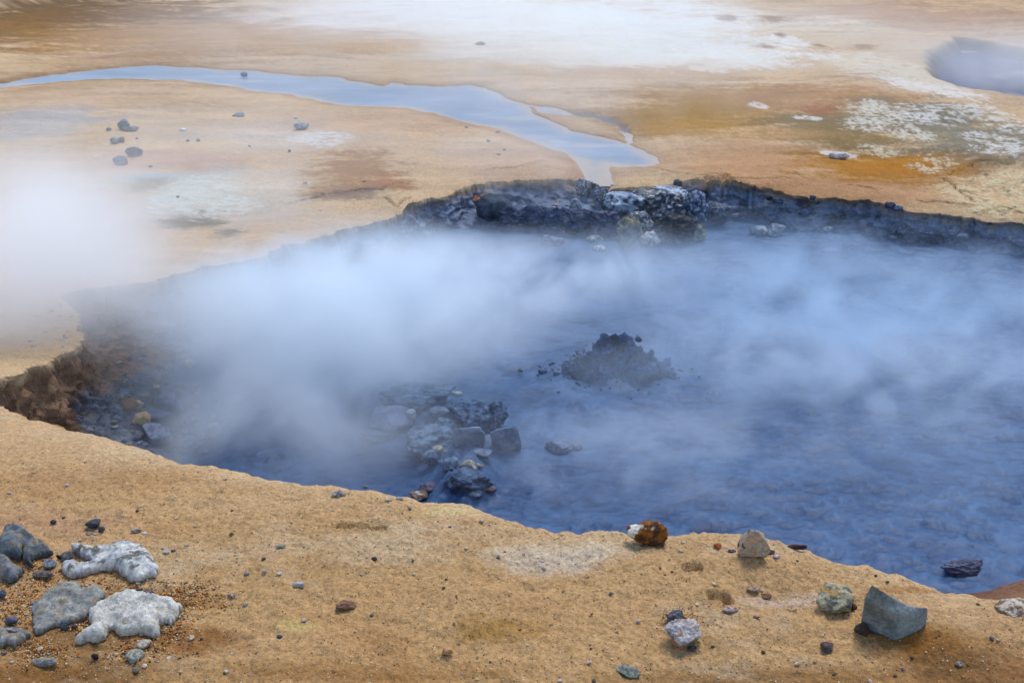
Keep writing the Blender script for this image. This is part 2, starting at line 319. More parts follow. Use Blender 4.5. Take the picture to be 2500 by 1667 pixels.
def land_colour(x, y, ws, ps):
    n = len(x)
    dcam = np.hypot(x, y)
    near = sstep(5.2, 3.6, y - .1*x)
    c = lerp(lin((216, 184, 142))[None], lin((212, 174, 126))[None], near[:, None])
    n1 = fbm(x, y, 11.1, 5, .9, .6); n2 = fbm(x*.6, y*1.7, 21.7, 5, 2.6, .65); n3 = fbm(x, y, 31.3, 4, 12, .65); n4 = fbm(x, y, 41.3, 3, 45, .7)
    streak = fbm(x*.5+.12*y, y*2.2-.2*x, 51.0, 5, 1.3, .65)
    farw = sstep(4, 8, dcam)
    for (cx, cy_, a, b, rot, _, col, st, pa) in PW:
        dx, dy = x-cx, y-cy_
        m = (np.abs(dx) < 2.2*max(a, b)) & (np.abs(dy) < 2.2*max(a, b))
        if not m.any(): continue
        dx, dy = dx[m], dy[m]
        # tilt is given as seen in the picture: turn it into a world slope
        k = math.tan(rot)*(b/a if a > 0 else 1)
        u = dx/a + .35*n1[m] + .3*n2[m]; v = (dy - (-k)*dx*0)/b + .55*n1[m] + .45*n2[m]
        v = v - dx/a*math.tan(-rot)*(a/b)*0.25
        r = np.sqrt(u*u+v*v)
        wgt = sstep(1.15, .35, r + pa*(n2[m]*.9 + n3[m]*.9 + n4[m]*.4 + 1.1*streak[m]*farw[m]))*st
        c[m] = lerp(c[m], col[None], wgt[:, None])
    # general mottling
    far = sstep(4, 8, dcam)
    streak = fbm(x*.5+.12*y, y*2.2-.2*x, 51.0, 5, 1.3, .65)
    c = c*(1 + (.18*n2 + .18*n3 + .26*n4 + .34*streak*far)[:, None])
    roughm = sstep(-.15, .35, fbm(x, y, 70.0, 3, 1.6) + .55*sstep(3.0, 2.3, y)-.1)*near
    c = c*(1-.22*roughm*sstep(-.1, .5, n3+.6*n4))[:, None]
    c = lerp(c, c*np.array([.98, .90, .70])[None], (roughm*.55)[:, None])
    c = lerp(c, lin((226, 200, 168))[None], (near*sstep(3.6, 2.9, y+.25*n1)*0 + near*sstep(.0, .5, -n1+.4*n2)*.45*(1-roughm))[:, None])
    c = lerp(c, lin((172, 122, 70))[None], (near*sstep(.05, .45, n2+.5*n1)*.55)[:, None]); c = lerp(c, lin((232, 208, 176))[None], (near*sstep(.1, .5, -n2-.3*n3)*.45)[:, None])
    # rusty / olive hints
    c = lerp(c, c*np.array([1.0, .92, .78])[None], (sstep(.05, .5, n1)*.5)[:, None])
    c = lerp(c, c*np.array([.93, .98, .92])[None], (sstep(.1, .5, -n2)*.5)[:, None])
    # white and yellow salt crust, patchy
    def crust(pts, rad, thr, col, sc=5.5, st=.95):
        P = PX(pts)
        d = np.full(n, 1e9)
        for (a, b), p in zip([(q[0], q[1]) for q in pts], P):
            k = abs(atg(a, b-6)[1]-p[1])/6; kx = abs(atg(a+6, b)[0]-p[0])/6
            d = np.minimum(d, np.hypot((x-p[0])/(rad*1.7*kx), (y-p[1])/(rad*.55*k)))
        m = sstep(1.3, .4, d + .6*n2 + .9*n3 + .5*streak)
        s_ = np.abs(fbm(x*.8+.15*n2, y*1.1+.15*n3, 61.0, 6, sc*.8, .72)) - .10*(m-.6)
        return (sstep(.1, .5, m)*sstep(thr, thr-.15, s_)*st*(.75+.5*n3))[:, None].clip(0, 1), m
    for pts, rad, thr, col, sc in [
        ([(2090,150),(2140,170),(2200,185),(2260,205)], 60, .20, (240, 230, 205), 4.0), ([(2230,215),(2290,222),(2340,232)], 34, .22, (248, 246, 240), 5.0),
        ([(2130,275),(2160,285),(2190,320),(2130,310),(2220,330)], 40, .15, (250, 246, 230), 6), ([(2270,285),(2400,275),(2450,300),(2480,310),(2420,340),(2450,370)], 46, .14, (248, 246, 240), 4),
        ([(2440,450),(2480,470),(2390,490),(2440,500),(2490,440),(2360,470)], 46, .13, (238, 226, 180), 8), ([(2030,380),(2060,384)], 18, .3, (246, 244, 240), 6),
        ([(1910,95),(1935,104)], 20, .25, (250, 248, 244), 5), ([(1700,170),(1740,172),(1755,174)], 14, .25, (248, 240, 224), 5), ([(2010,142),(2040,139),(1990,141),(1846,256),(1858,259),(1960,287),(1985,290)], 11, .22, (248, 244, 236), 5),
        ([(2150,370),(2280,395),(2260,405)], 30, .14, (236, 230, 205), 7), ([(480,470),(470,500),(520,510)], 60, .16, (232, 240, 228), 6), ([(800,340),(770,335)], 36, .18, (236, 240, 234), 6),
        ([(1620,20),(1700,60),(1500,10),(1560,110),(1800,110)], 90, .18, (252, 250, 248), 2.0), ([(1620,1260)], 10, .2, (240, 235, 220), 9)]:
        wgt, m = crust(pts, rad, thr, col, sc); c = lerp(c, lerp(lin(col)[None], lin((214, 178, 110))[None], (sstep(.05, .5, n3+.5*n2)*.5)[:, None]), wgt)
    wgt, m = crust([(2420,470),(2480,460),(2370,440),(2300,430),(2440,500)], 50, .12, None, 9)
    c = lerp(c, lin((176, 110, 20))[None], (m*sstep(.1, .5, n3)*.9)[:, None]); c = lerp(c, lin((92, 86, 74))[None], (m*sstep(.1, .45, -n3)*.8)[:, None])
    # ragged brown spots on the far white slope, flat colour only
    for (a, b, r_) in [(1775,47,34),(1885,50,34),(1905,88,18),(1870,118,30),(2000,112,20),(2110,118,30)]:
        p = atg(a, b); kx = abs(atg(a+6, b)[0]-p[0])/6; k = abs(atg(a, b-6)[1]-p[1])/6
        d = np.hypot((x-p[0])/(r_*kx), (y-p[1])/(r_*.28*k)) + .8*n3 + .6*n2
        c = lerp(c, lin((150, 112, 66))[None], (sstep(1.1, .3, d)*.8)[:, None])
    # damp, grey silt by the water
    c = lerp(c, lin((150, 150, 160))[None], (sstep(-.02, .05, ws))[:, None])
    c = lerp(c, c*np.array([.80, .76, .72])[None], (sstep(-.28, -.05, ws + .12*n3)*(1-sstep(-.02, .05, ws)))[:, None])
    c = lerp(c, lin((74, 80, 98))[None], sstep(-.1, .15, ps)[:, None])
    return np.clip(c*np.array([1.04, .99, .93])[None], .01, .95)*.66

# ------------------------------------------------------------------ the land sheet
NL = 350
u = np.arange(NL)/(NL-1)
d1 = np.clip((np.hypot(rx, ry)-2.2)*2.6, 1.7, 16)
pw = np.interp(d1, [1.7, 16], [1.15, 1.9])
uu = u[None, :]/.86
D = np.where(u[None, :] <= .86, d1[:, None]*np.minimum(uu, 1)**pw[:, None], d1[:, None]*(300/d1[:, None])**((u[None, :]-.86)/.14))
X = rx[:, None] + D*ux[:, None]; Y = ry[:, None] + D*uy[:, None]
xf, yf = X.ravel(), Y.ravel()
Z, WS, PS = land(xf, yf)
Z = Z.reshape(X.shape)
z_at_rim = Z[:, 0].copy()
blend = np.exp(-(D/np.clip(d1*.35, .4, 2.0)[:, None])**2)
Z = Z + blend*(RZ-Hbase(ry))[:, None]
lip = lerp(.035, .02, farf)[:, None]*np.exp(-D/lerp(.07, .05, farf)[:, None])
Z = Z - lip
RIMZ = Z[:, 0].copy()
LC = land_colour(xf, yf, WS, PS)
dryl = (np.exp(-D/.13)*(1-farf)[:, None]).ravel()*(.6+.8*fbm(xf, yf, 91.0, 3, 5)); LC = lerp(LC, lin((236, 206, 160))[None]*.66, np.clip(dryl*.6, 0, .7)[:, None])
V = np.stack([xf, yf, Z.ravel()], 1)
F = grid_faces(NT, NL, True)
ground = link('ground', mesh_np('ground', V, F, M_ground, LC), kind='structure')
rimcol = LC.reshape(NT, NL, 3)[:, 0]

# ------------------------------------------------------------------ the bank: from the rim down to the mud
toe_px = [(2500,1387),(2451,1380),(2381,1406),(2292,1402),(2247,1410)]
toe_w = [(*at(a, b, ZM)[:2],) for a, b in toe_px]
toe_w += [(1.55, 4.05), (.9, 3.9), (.3, 3.95), (-.3, 4.1), (-.9, 4.4), (-1.35, 4.75)]
toe_w += [(*at(a, b, ZM)[:2],) for a, b in [(560,1120),(590,1060),(600,1000),(570,930),(530,870),(520,810),(560,770),(640,730),(740,690),(860,650),(960,615),(1030,590),(1171,560),(1279,568),(1427,583),(1511,601),(1591,601),(1695,600),(1722,556),(1767,547),(1810,532),(1868,531),(1948,570),(2002,566),(2136,580),(2270,594),(2404,620),(2500,628)]]
toe_w += [(5.6, 7.9), (6.5, 6.4), (6.0, 4.9), (4.6, 4.2), (3.5, 4.1)]
toe_w = np.array(toe_w)
ta = np.arctan2(toe_w[:, 1]-C[1], toe_w[:, 0]-C[0]); o_ = np.argsort(ta); toe_w = toe_w[o_]; ta = ta[o_]
TR = per(TH, ta, np.hypot(toe_w[:, 0]-C[0], toe_w[:, 1]-C[1]))
TR = np.minimum(TR, RR-.06)
prof = {0: ([0,.1,.3,1],[0,.05,.28,1],[0,.05,.27,1]),
        1: ([0,.08,.30,.5,.62,1],[0,-.02,.03,.16,.26,1],[0,.12,.42,.60,.66,1]),
        2: ([0,.1,.5,.8,1],[0,.0,.22,.6,1],[0,.2,.65,.85,1]),
        3: ([0,.05,.28,.60,.72,1],[0,.02,.16,.80,.86,1],[0,.14,.46,.53,.62,1]),
        4: ([0,.08,.2,.6,1],[0,-.45,-.35,.45,1],[0,.12,.25,.65,1])}
NB = 56
tb = np.linspace(0, 1, NB)
pid = per(TH, ang, rim_w[:, 3])
Fm = np.zeros((NT, NB)); Gm = np.zeros((NT, NB))
for k in range(5):
    # blend only between neighbouring ids where the curve passes from one kind to another
    wk = np.clip(1-np.abs(pid-k), 0, 1)[:, None]
    Fm += wk*np.interp(tb, prof[k][0], prof[k][1])[None]; Gm += wk*np.interp(tb, prof[k][0], prof[k][2])[None]
ztoe = ZM-.12
RB = RR[:, None] + (TR-RR)[:, None]*Fm
BX = C[0]+RB*ux[:, None]; BY = C[1]+RB*uy[:, None]; BZ = RIMZ[:, None] + (ztoe-RIMZ)[:, None]*Gm
wk3 = np.clip(1-np.abs(pid-3), 0, 1)[:, None]
env = np.sin(np.pi*np.clip(tb, 0, 1))[None]**.5*np.ones((NT, 1)); env[:, 0] = 0
b1 = ridged(BX, BY, BZ*2.6, 4, 3.4, .55)-.45; b2 = fbm(BX, BY, BZ, 4, 8, .6); b3 = ridged(BX, BY, BZ, 3, 22, .6)-.4
farb = farf[:, None]
dsp = (b1*lerp(.05, .12, farb) + b2*lerp(.03, .09, farb) + b3*lerp(.008, .018, farb))*env
BX = BX - ux[:, None]*dsp; BY = BY - uy[:, None]*dsp
gul = np.clip(1-np.abs(pid-1), 0, 1)[:, None]
BZ = BZ + env*(.03*b2 + .012*b3)*(1+gul)
BZ = BZ + env*.34*np.exp(-(((BX-2.35)/.75)**2+((BY-3.35)/.6)**2))
bx, by, bz = BX.ravel(), BY.ravel(), BZ.ravel()
k1 = fbm(bx, by, bz, 5, 3.0, .65); k2 = fbm(bx, by, bz+9, 4, 11, .65); k3 = fbm(bx, by, bz-5, 3, 40, .7)
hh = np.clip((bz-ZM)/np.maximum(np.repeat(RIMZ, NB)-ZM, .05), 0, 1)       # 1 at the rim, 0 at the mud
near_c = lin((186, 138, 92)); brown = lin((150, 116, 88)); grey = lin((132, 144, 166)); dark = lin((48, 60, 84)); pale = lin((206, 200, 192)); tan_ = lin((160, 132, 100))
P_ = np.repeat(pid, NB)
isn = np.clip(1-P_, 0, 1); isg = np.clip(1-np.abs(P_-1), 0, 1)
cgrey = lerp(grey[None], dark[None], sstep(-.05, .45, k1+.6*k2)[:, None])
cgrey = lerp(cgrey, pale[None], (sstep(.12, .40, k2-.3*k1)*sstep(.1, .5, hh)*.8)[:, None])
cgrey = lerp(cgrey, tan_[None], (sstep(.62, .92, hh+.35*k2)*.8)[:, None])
# gully: brown clay above the line where the rubble fan starts
fan = poly_sdf(bx + .12*k1, by + .2*k2, [at(a, b, -1.3) for a, b in [(200,1060),(249,1006),(268,971),(262,925),(306,883),(356,837),(430,790),(600,700),(1200,500),(1400,900),(900,1300),(300,1300)]])
cbrown = lerp(brown[None], lin((98, 74, 56))[None], sstep(-.2, .4, k1+.4*k2)[:, None])
cfan = lerp(lin((112, 118, 128))[None], lin((64, 70, 84))[None], sstep(-.2, .4, k2+.5*k3)[:, None])
cleft = lerp(cbrown, cfan, sstep(-.02, .05, fan)[:, None])
cc = lerp(cgrey, cleft, isg[:, None]); 
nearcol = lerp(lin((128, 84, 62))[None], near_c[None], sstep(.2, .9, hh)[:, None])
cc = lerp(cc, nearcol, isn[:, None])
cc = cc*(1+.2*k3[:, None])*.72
tt_ = np.tile(tb, NT)
cc = lerp(cc, np.repeat(rimcol, NB, 0), sstep(.055, 0, tt_ + .03*k2)[:, None])
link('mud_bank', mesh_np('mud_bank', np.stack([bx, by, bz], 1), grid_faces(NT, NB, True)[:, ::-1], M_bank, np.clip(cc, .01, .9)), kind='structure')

# ------------------------------------------------------------------ boiling mud
NX, NY = 760, 400
gx = np.linspace(-3.6, 7.4, NX)
gy = 3.3 + (10.6-3.3)*(np.linspace(0, 1, NY)**1.15)
MX, MY = np.meshgrid(gx, gy, indexing='ij'); mx_, my_ = MX.ravel(), MY.ravel()
def swirl(x, y, c, s, r):
    dx, dy = x-c[0], y-c[1]; d2 = dx*dx+dy*dy; a = s*np.exp(-d2/(r*r)); ca, sa = np.cos(a), np.sin(a)
    return c[0]+dx*ca-dy*sa, c[1]+dx*sa+dy*ca
sx, sy = mx_.copy(), my_.copy()
for (a, b, s_, r_) in [(1510,900,.5,.6),(2250,870,-1.2,.3),(1850,650,.35,.7),(660,1120,1.4,.3)]:
    sx, sy = swirl(sx, sy, at(a, b, ZM), s_, r_)
wx = sx + .12*fbm(sx, sy, 1.5, 3, 1.6); wy = sy + .12*fbm(sx, sy, 8.5, 3, 1.6)
act = .45 + .55*sstep(.3, 2.8, mx_) + .2*sstep(5.2, 4.2, my_)
pat = sstep(-.25, .35, fbm(mx_*.7, my_, 4.4, 3, 1.1)); act = act*(.35 + .9*pat)
r1 = ridged(wx*.8+wy*.2, wy*1.4, 2.0, 3, 3.4, .6)-.5
r4 = fbm(wx+.3*wy, wy*1.5, 12.0, 4, 5.5, .6); r5 = ridged(wx*.75+wy*.2+.12*r4, wy*1.4+.1*r1, 15.0, 4, 11.0, .55)-.5; r3 = fbm(wx, wy*1.5, 9.0, 3, 22, .6)
big = fbm(wx*.8, wy*1.3, 22.0, 3, 1.6)
mz = ZM + .018*big + act*(.010*r1 + .022*r4 + .017*r5 + .011*r3)
for (a, b, r_, h_) in [(2250,870,.22,.022),(660,1120,.14,.02),(1430,1290,.1,.012),(1750,960,.12,.012),(1980,1010,.1,.01),(1330,770,.12,.012),(2080,720,.14,.014)]:
    p = at(a, b, ZM); d = np.hypot(mx_-p[0], my_-p[1]) + .03*r3
    mz += h_*np.cos(d/r_*9)*np.exp(-(d/r_)**2)
p = at(1500, 920, ZM); d = np.hypot(mx_-p[0], (my_-p[1])*.8) + .08*r3
mz += .03*np.cos(d*16)*np.exp(-(d/.45)**2) + .05*np.exp(-(d/.28)**2)
mcol = lerp(lin((26, 52, 90))[None], lin((84, 118, 156))[None], sstep(-.9, 1.1, .4*r1 + .6*r4 + .6*r5 + .5*r3 + .4*big)[:, None])
# mud heaped up round the broken boulders
hpA, hpB, hpC = at(965, 985, ZM), at(1130, 1060, ZM), at(1130, 1190, ZM)
hd = np.minimum(line_dist(mx_+.06*r3, my_+.1*r4, [hpA, hpB]), line_dist(mx_, my_+.1*r4, [hpB, hpC])*1.5)
mz += (.11+.05*r5+.03*r3)*sstep(.36, .04, hd)
for (a, b, r_, h_) in [(1650,980,.3,.02),(1250,880,.3,.02)]:
    p = at(a, b, ZM); mz += h_*np.exp(-((mx_-p[0])**2+(my_-p[1])**2)/r_**2)*r4
link('mud_pool', mesh_np('mud_pool', np.stack([mx_, my_, mz], 1), grid_faces(NX, NY), M_mud, mcol*.8), kind='structure')

# ------------------------------------------------------------------ stream water, shelf basin and second pit
def sheet(name, pts, z, n, col, mat, sx_=1.0, amp=.0, warp=True, pad=.35):
    P = np.array([p[:2] for p in pts]); lo, hi = P.min(0)-pad, P.max(0)+pad
    a = np.linspace(lo[0], hi[0], n); b = np.linspace(lo[1], hi[1], max(20, int(n*sx_)))
    A, B = np.meshgrid(a, b, indexing='ij'); A, B = A.ravel(), B.ravel()
    sd_ = poly_sdf(A, B, P); F_ = grid_faces(len(a), len(b))
    rin = np.hypot(A-C[0], B-C[1]) < per(np.arctan2(B-C[1], A-C[0]), TH, RR)+.015
    keep = (sd_[F_] > -pad).any(1) & ~rin[F_].any(1); F_ = F_[keep]
    idx = np.unique(F_); mp = np.zeros(len(A), int); mp[idx] = np.arange(len(idx)); F_ = mp[F_]; A, B = A[idx], B[idx]
    zz = z + amp*fbm(A, B*1.4, 3.0, 4, 3.0)
    f = fbm(A*.5+B*.2, B*2.0, 6.0, 4, 1.6)
    cols = lin(col)[None]*(1+.6*f[:, None])
    cols = lerp(cols, lin((150, 140, 130))[None], (sstep(.18, .4, f)*.7)[:, None])
    if name == 'stream_water':
        q = water_sdf(A, B); cols = lerp(lin((158, 136, 112))[None], cols, sstep(-.02, .22, q + .10*f + .06*fbm(A, B, 8.0, 3, 5))[:, None])
    return link(name, mesh_np(name, np.stack([A, B, zz], 1), F_, mat, np.clip(cols, 0, .9)), kind='structure')
sheet('stream_water', stream_w, -1.232, 420, (96, 112, 132), M_water, .35, .004)
M_pit = material('pit_mud', 0.85, 0.05, 0.25, 6, ((12, .7, .02),))
sheet('pit_mud', pit_w, -1.40, 120, (44, 56, 96), M_pit, .6, .05)
sheet('shelf_basin', [at(a, b, -1.385) for a, b in [(1205,508),(1235,487),(1330,479),(1400,482),(1425,500),(1395,521),(1290,524),(1235,521)]], -1.385, 80, (130, 140, 150), M_water, .6, .002, pad=.02)

# ------------------------------------------------------------------ lookups on the finished surfaces
bpy.context.view_layer.update()
dg = bpy.context.evaluated_depsgraph_get()
def hit(px, py):
    d = Vector(ray(px, py)).normalized()
    ok, loc, nrm, i, o, m = S.ray_cast(dg, Vector((0, 0, CZ)), d)
    return (np.array(loc), np.array(nrm), o.name) if ok else (at(px, py, -1.2), np.array([0, 0, 1.]), None)
def drop(x, y, z0=3):
    ok, loc, nrm, i, o, m = S.ray_cast(dg, Vector((x, y, z0)), Vector((0, 0, -1)))
    return loc.z if ok else 0.0

def cascade():
    cl = [(1447,448,15),(1444,468,22),(1441,492,28),(1440,520,36),(1440,545,40)]
    n, m = 50, 14; V_ = []
    for t in np.linspace(0, len(cl)-1, n):
        i = min(int(t), len(cl)-2); f = t-i; a, b, w_ = [cl[i][k]+(cl[i+1][k]-cl[i][k])*f for k in range(3)]
        for j in range(m):
            s_ = (j/(m-1)-.5)*2; jit = 5*fbm(np.array([t*1.3]), np.array([0.]), 1.0+.3*s_, 3, 1.1)[0]
            p, nn, on = hit(a+s_*w_+jit, b+4*abs(s_)); V_.append(p + np.array([0, -.01, .014-.03*max(0, abs(s_)-.7)/.3]))
    V_ = np.array(V_); f = fbm(V_[:, 0]*3, V_[:, 1], V_[:, 2], 3, 9); V_[:, 2] += .008*f
    link('stream_cascade', mesh_np('stream_cascade', V_, grid_faces(n, m), M_fall, lin((104, 120, 142))[None]*(1+.9*f[:, None])), kind='structure')
cascade()
# ------------------------------------------------------------------ stones
_ico = {}
def ico(s):
    if s not in _ico:
        b = bmesh.new(); bmesh.ops.create_icosphere(b, subdivisions=s, radius=1)
        _ico[s] = (np.array([v.co[:] for v in b.verts]), np.array([[v.index for v in f.verts] for f in b.faces])); b.free()
    return _ico[s]
def stone_colours(P, size, seed, base, alt, mix=.0, dark=.25, third=None, tsc=.55):
    x, y, z = (P/size*2.2 + seed*3.7).T
    n = fbm(x, y, z, 4, 1.0, .65); n2 = fbm(x, y, z+30, 3, 3.5, .7)
    c = lerp(lin(base)[None], lin(alt)[None], sstep(-.15+mix, .25+mix, n+.4*n2)[:, None])
    if third is not None:
        n3 = fbm(x, y, z+60, 3 if tsc > 1 else 2, tsc, .5) + .25*n2; c = lerp(c, lin(third)[None], sstep(.12 if tsc > 1 else .16, .26, n3)[:, None])
    return np.clip(c*(1+dark*1.5*n2[:, None]), .008, .95)*.85
def stone_mesh(name, seed, dims, kind, base, alt, sub, mat, third=None, tsc=.55):
    v, f = ico(sub); rs = np.random.RandomState(seed); v = v.copy()
    npl = {'block': 9, 'angular': 14, 'round': 26, 'rough': 18, 'crag': 12}[kind]
    nrm = rs.normal(size=(npl, 3)); nrm /= np.linalg.norm(nrm, axis=1)[:, None]
    off = rs.uniform(*{'block': (.55, .8), 'angular': (.6, .9), 'round': (.82, .97), 'rough': (.7, .95), 'crag': (.6, .95)}[kind], npl)
    dp = v @ nrm.T
    r = np.where(dp > .05, off/np.maximum(dp, .05), 9).min(1); r = np.minimum(r, 1.12)
    s = seed*1.37
    n = fbm(v[:, 0]+s, v[:, 1], v[:, 2], 4, 1.6, .6); rg = ridged(v[:, 0]+s, v[:, 1]+s, v[:, 2], 3, 2.2, .6)-.4; hf = fbm(v[:, 0]-s, v[:, 1], v[:, 2]+s, 4, 5, .75)
    a, b, c = {'block': (.05, .0, .02), 'angular': (.10, .03, .035), 'round': (.08, 0, .025), 'rough': (.22, .08, .07), 'crag': (.34, .22, .26)}[kind]
    r = r*(1 + a*n + b*rg + c*hf)
    P = v*r[:, None]*np.asarray(dims)[None]
    cols = stone_colours(P, max(dims), seed, base, alt, third=third, tsc=tsc)
    return mesh_np(name, P, f, mat, cols, smooth=(sub >= 4 or kind == 'round'))
def stone(x0, y0, x1, y1, kind, base, alt, label, name='stone', cat='stone', mat=None, group=None, seed=None, sub=None, rot=None, tilt=0, third=None, zs=None, sink=.12, tsc=.55):
    """a stone whose silhouette spans the given source pixels; it is set down on whatever surface lies under its base"""
    global _seed
    _seed += 1; sd_ = seed if seed is not None else _seed
    px, py = (x0+x1)/2, y1-(y1-y0)*.12
    if zs is None: p, n, on = hit(px, py)
    else: p = at(px, py, zs)
    d = math.sqrt(p[0]**2+p[1]**2+(p[2]-CZ)**2); k = d/FPX
    W = (x1-x0)*k; sdn = (CZ-p[2])/d; csn = math.sqrt(1-sdn*sdn)
    hh_ = (y1-y0)*k*1.12
    Dp = .8*W; H = (hh_ - .8*Dp*sdn)/csn
    if H < .35*W:
        H = .35*W; Dp = max(.35*W, (hh_-H*csn)/(.8*sdn))
    H = min(H, 1.3*W)
    dims = np.array([W/2, Dp/2, H/2])/.93
    if sub is None: sub = 5 if (x1-x0) > 60 else 4 if (x1-x0) > 22 else 3 if x1-x0 > 12 else 2
    me = stone_mesh(name, sd_, dims, kind, base, alt, sub, mat or M_rock, third, tsc)
    dirv = np.array([p[0], p[1]])/max(1e-6, math.hypot(p[0], p[1]))
    c = np.array([p[0]+dirv[0]*Dp*.38, p[1]+dirv[1]*Dp*.38]); base_z = drop(c[0], c[1], 2) if zs is None else zs
    base_z = min(base_z, p[2]+.4*H)
    o = link(name, me, label, cat, group, loc=(c[0], c[1], base_z + H/2*(1-2*sink)))
    o.rotation_euler = (0, math.radians(tilt), math.radians(rot) if rot is not None else 0)
    return o
_seed = 100
def hull_stone(pts, label, base, alt, name='stone', cat='stone', mat=None, bev=.05, rough=.035, seed=5, third=None, faces=None):
    P = np.array([at(*q) for q in pts]); c0 = P.mean(0); c0[2] = P[:, 2].min(); Q = P-c0
    size = np.ptp(Q, axis=0).max(); bm = bmesh.new()
    vs = [bm.verts.new(q) for q in Q]
    if faces:
        for f_ in faces: bm.faces.new([vs[i] for i in f_])
        bmesh.ops.recalc_face_normals(bm, faces=bm.faces)
    else:
        r = bmesh.ops.convex_hull(bm, input=bm.verts)
        bmesh.ops.delete(bm, geom=[g for g in r['geom_interior'] + r['geom_unused'] if isinstance(g, bmesh.types.BMVert)], context='VERTS')
        bmesh.ops.dissolve_limit(bm, angle_limit=math.radians(6), verts=bm.verts, edges=bm.edges)
    bmesh.ops.bevel(bm, geom=list(bm.edges)+list(bm.verts), offset=size*bev, segments=2, profile=.6, affect='EDGES', clamp_overlap=True)
    bmesh.ops.triangulate(bm, faces=bm.faces)
    for _ in range(5):
        lim = size/26
        ed = [e for e in bm.edges if e.calc_length() > lim]
        if not ed: break
        bmesh.ops.subdivide_edges(bm, edges=ed, cuts=1); bmesh.ops.triangulate(bm, faces=[f for f in bm.faces if len(f.verts) > 3])
    bm.normal_update()
    V_ = np.array([v.co[:] for v in bm.verts]); Nn = np.array([v.normal[:] for v in bm.verts]); F_ = np.array([[v.index for v in f.verts] for f in bm.faces])
    q = V_/size*2.2+seed
    V_ = V_ + Nn*(size*rough*(fbm(*q.T, 4, 1.6, .6) + .5*fbm(*(q+9).T, 3, 7, .7)))[:, None]
    bm.free()
    me = mesh_np(name, V_, F_, mat or M_rock, stone_colours(V_, size, seed, base, alt, third=third))
    return link(name, me, label, cat, loc=c0)
def slab_stone(outline, h, label, base, alt, name='slab', cat='rock slab', edge=.03, seed=1, third=None, strata=1.0):
    """a flat-lying slab with the outline seen in the photo, real thickness and an undercut edge"""
    pts = np.array([atg(a/3.761, 1250+b/3.761+h*.3*900*.0) for a, b in outline])
    c0 = pts.mean(0); c0[2] = drop(c0[0], c0[1]); P = pts[:, :2]-c0[:2]
    lo, hi = P.min(0)-.02, P.max(0)+.02; st = .0038
    a = np.arange(lo[0], hi[0], st); b = np.arange(lo[1], hi[1], st); A, B = np.meshgrid(a, b, indexing='ij'); A, B = A.ravel(), B.ravel()
    wa = A + .011*fbm(A, B, seed, 4, 24, .65); wb = B + .011*fbm(A, B, seed+4, 4, 24, .65)
    sd_ = poly_sdf(wa, wb, P); F_ = grid_faces(len(a), len(b)); F_ = F_[(sd_[F_] > 0).all(1)]
    idx = np.unique(F_); mp = np.zeros(len(A), int); mp[idx] = np.arange(len(idx)); F_ = mp[F_]; A, B, s_ = A[idx], B[idx], sd_[idx]
    prof_ = 1-(1-np.clip(s_/edge, 0, 1))**2.2
    gz = np.array([drop(x_+c0[0], y_+c0[1]) for x_, y_ in zip(A, B)])-c0[2]
    n = fbm(A+seed, B, 1.0, 4, 7, .6); n2 = ridged((A+.4*B)+seed, (B*2.2-A), 2.0, 3, 14, .6)-.4; n3 = fbm(A, B, seed, 3, 60, .7)
    top = gz + .004 + (h*(.82+.18*np.clip(s_/.07, 0, 1)) + h*.16*n + h*.22*strata*n2 + .0045*n3)*prof_ + .003*fbm(A*2, B*3, seed+2, 3, 30, .7)*prof_ + .25*h*(1-prof_)
    top = top - (.012*sstep(.22, .45, fbm(A, B, seed+8, 3, 22, .6)) + .005*sstep(.1, .4, ridged((A*.5+B*.2)+seed, B*1.6-A*.8, 9.0, 2, 9)-.45))*prof_
    qq = (A*.55+B*1.25)*16 + 1.6*fbm(A, B, seed+12, 3, 8); top = top + (.0075*(qq-np.floor(qq))-.004)*prof_*sstep(-.3, .2, fbm(A, B, seed+15, 2, 7)); q3 = (A*1.3-B*.5)*9 + 1.8*fbm(A, B, seed+22, 3, 7); top = top - .008*sstep(.10, .0, np.abs(q3-np.round(q3)))*prof_*sstep(-.1, .3, fbm(A, B, seed+31, 2, 6))
    bot = gz - .012*np.clip(s_/.02, 0, 1) + .18*h*(1-np.clip(s_/.03, 0, 1))
    nv = len(A); V_ = np.concatenate([np.stack([A, B, np.maximum(top, bot+.002)], 1), np.stack([A, B, bot], 1)])
    # join top and bottom along the border
    ed = np.concatenate([F_[:, [0, 1]], F_[:, [1, 2]], F_[:, [2, 3]], F_[:, [3, 0]]]); key = np.sort(ed, 1); _, inv, cnt = np.unique(key[:, 0]*nv+key[:, 1], return_inverse=True, return_counts=True)
    be = ed[cnt[inv] == 1]
    side = np.stack([be[:, 1], be[:, 0], be[:, 0]+nv, be[:, 1]+nv], 1)
    FF = np.concatenate([F_, F_[:, ::-1]+nv, side])
    cols = stone_colours(V_*np.array([1, 1.8, 1]), .12, seed, base, alt, third=third or (150,132,104), tsc=1.6, dark=.3)
    return link(name, mesh_np(name, V_, FF, M_rock, cols, smooth=False), label, cat, loc=c0)

G1, G2, G3 = (126,132,134), (84,90,96), (52,56,62)
WH, WH2 = (230,224,210), (160,160,156)
MB, MB2 = (112,134,156), (62,80,104)          # mud-coated
TAN, TAN2 = (206,170,112), (150,112,66)
BR, BR2 = (130,88,56), (76,52,40)
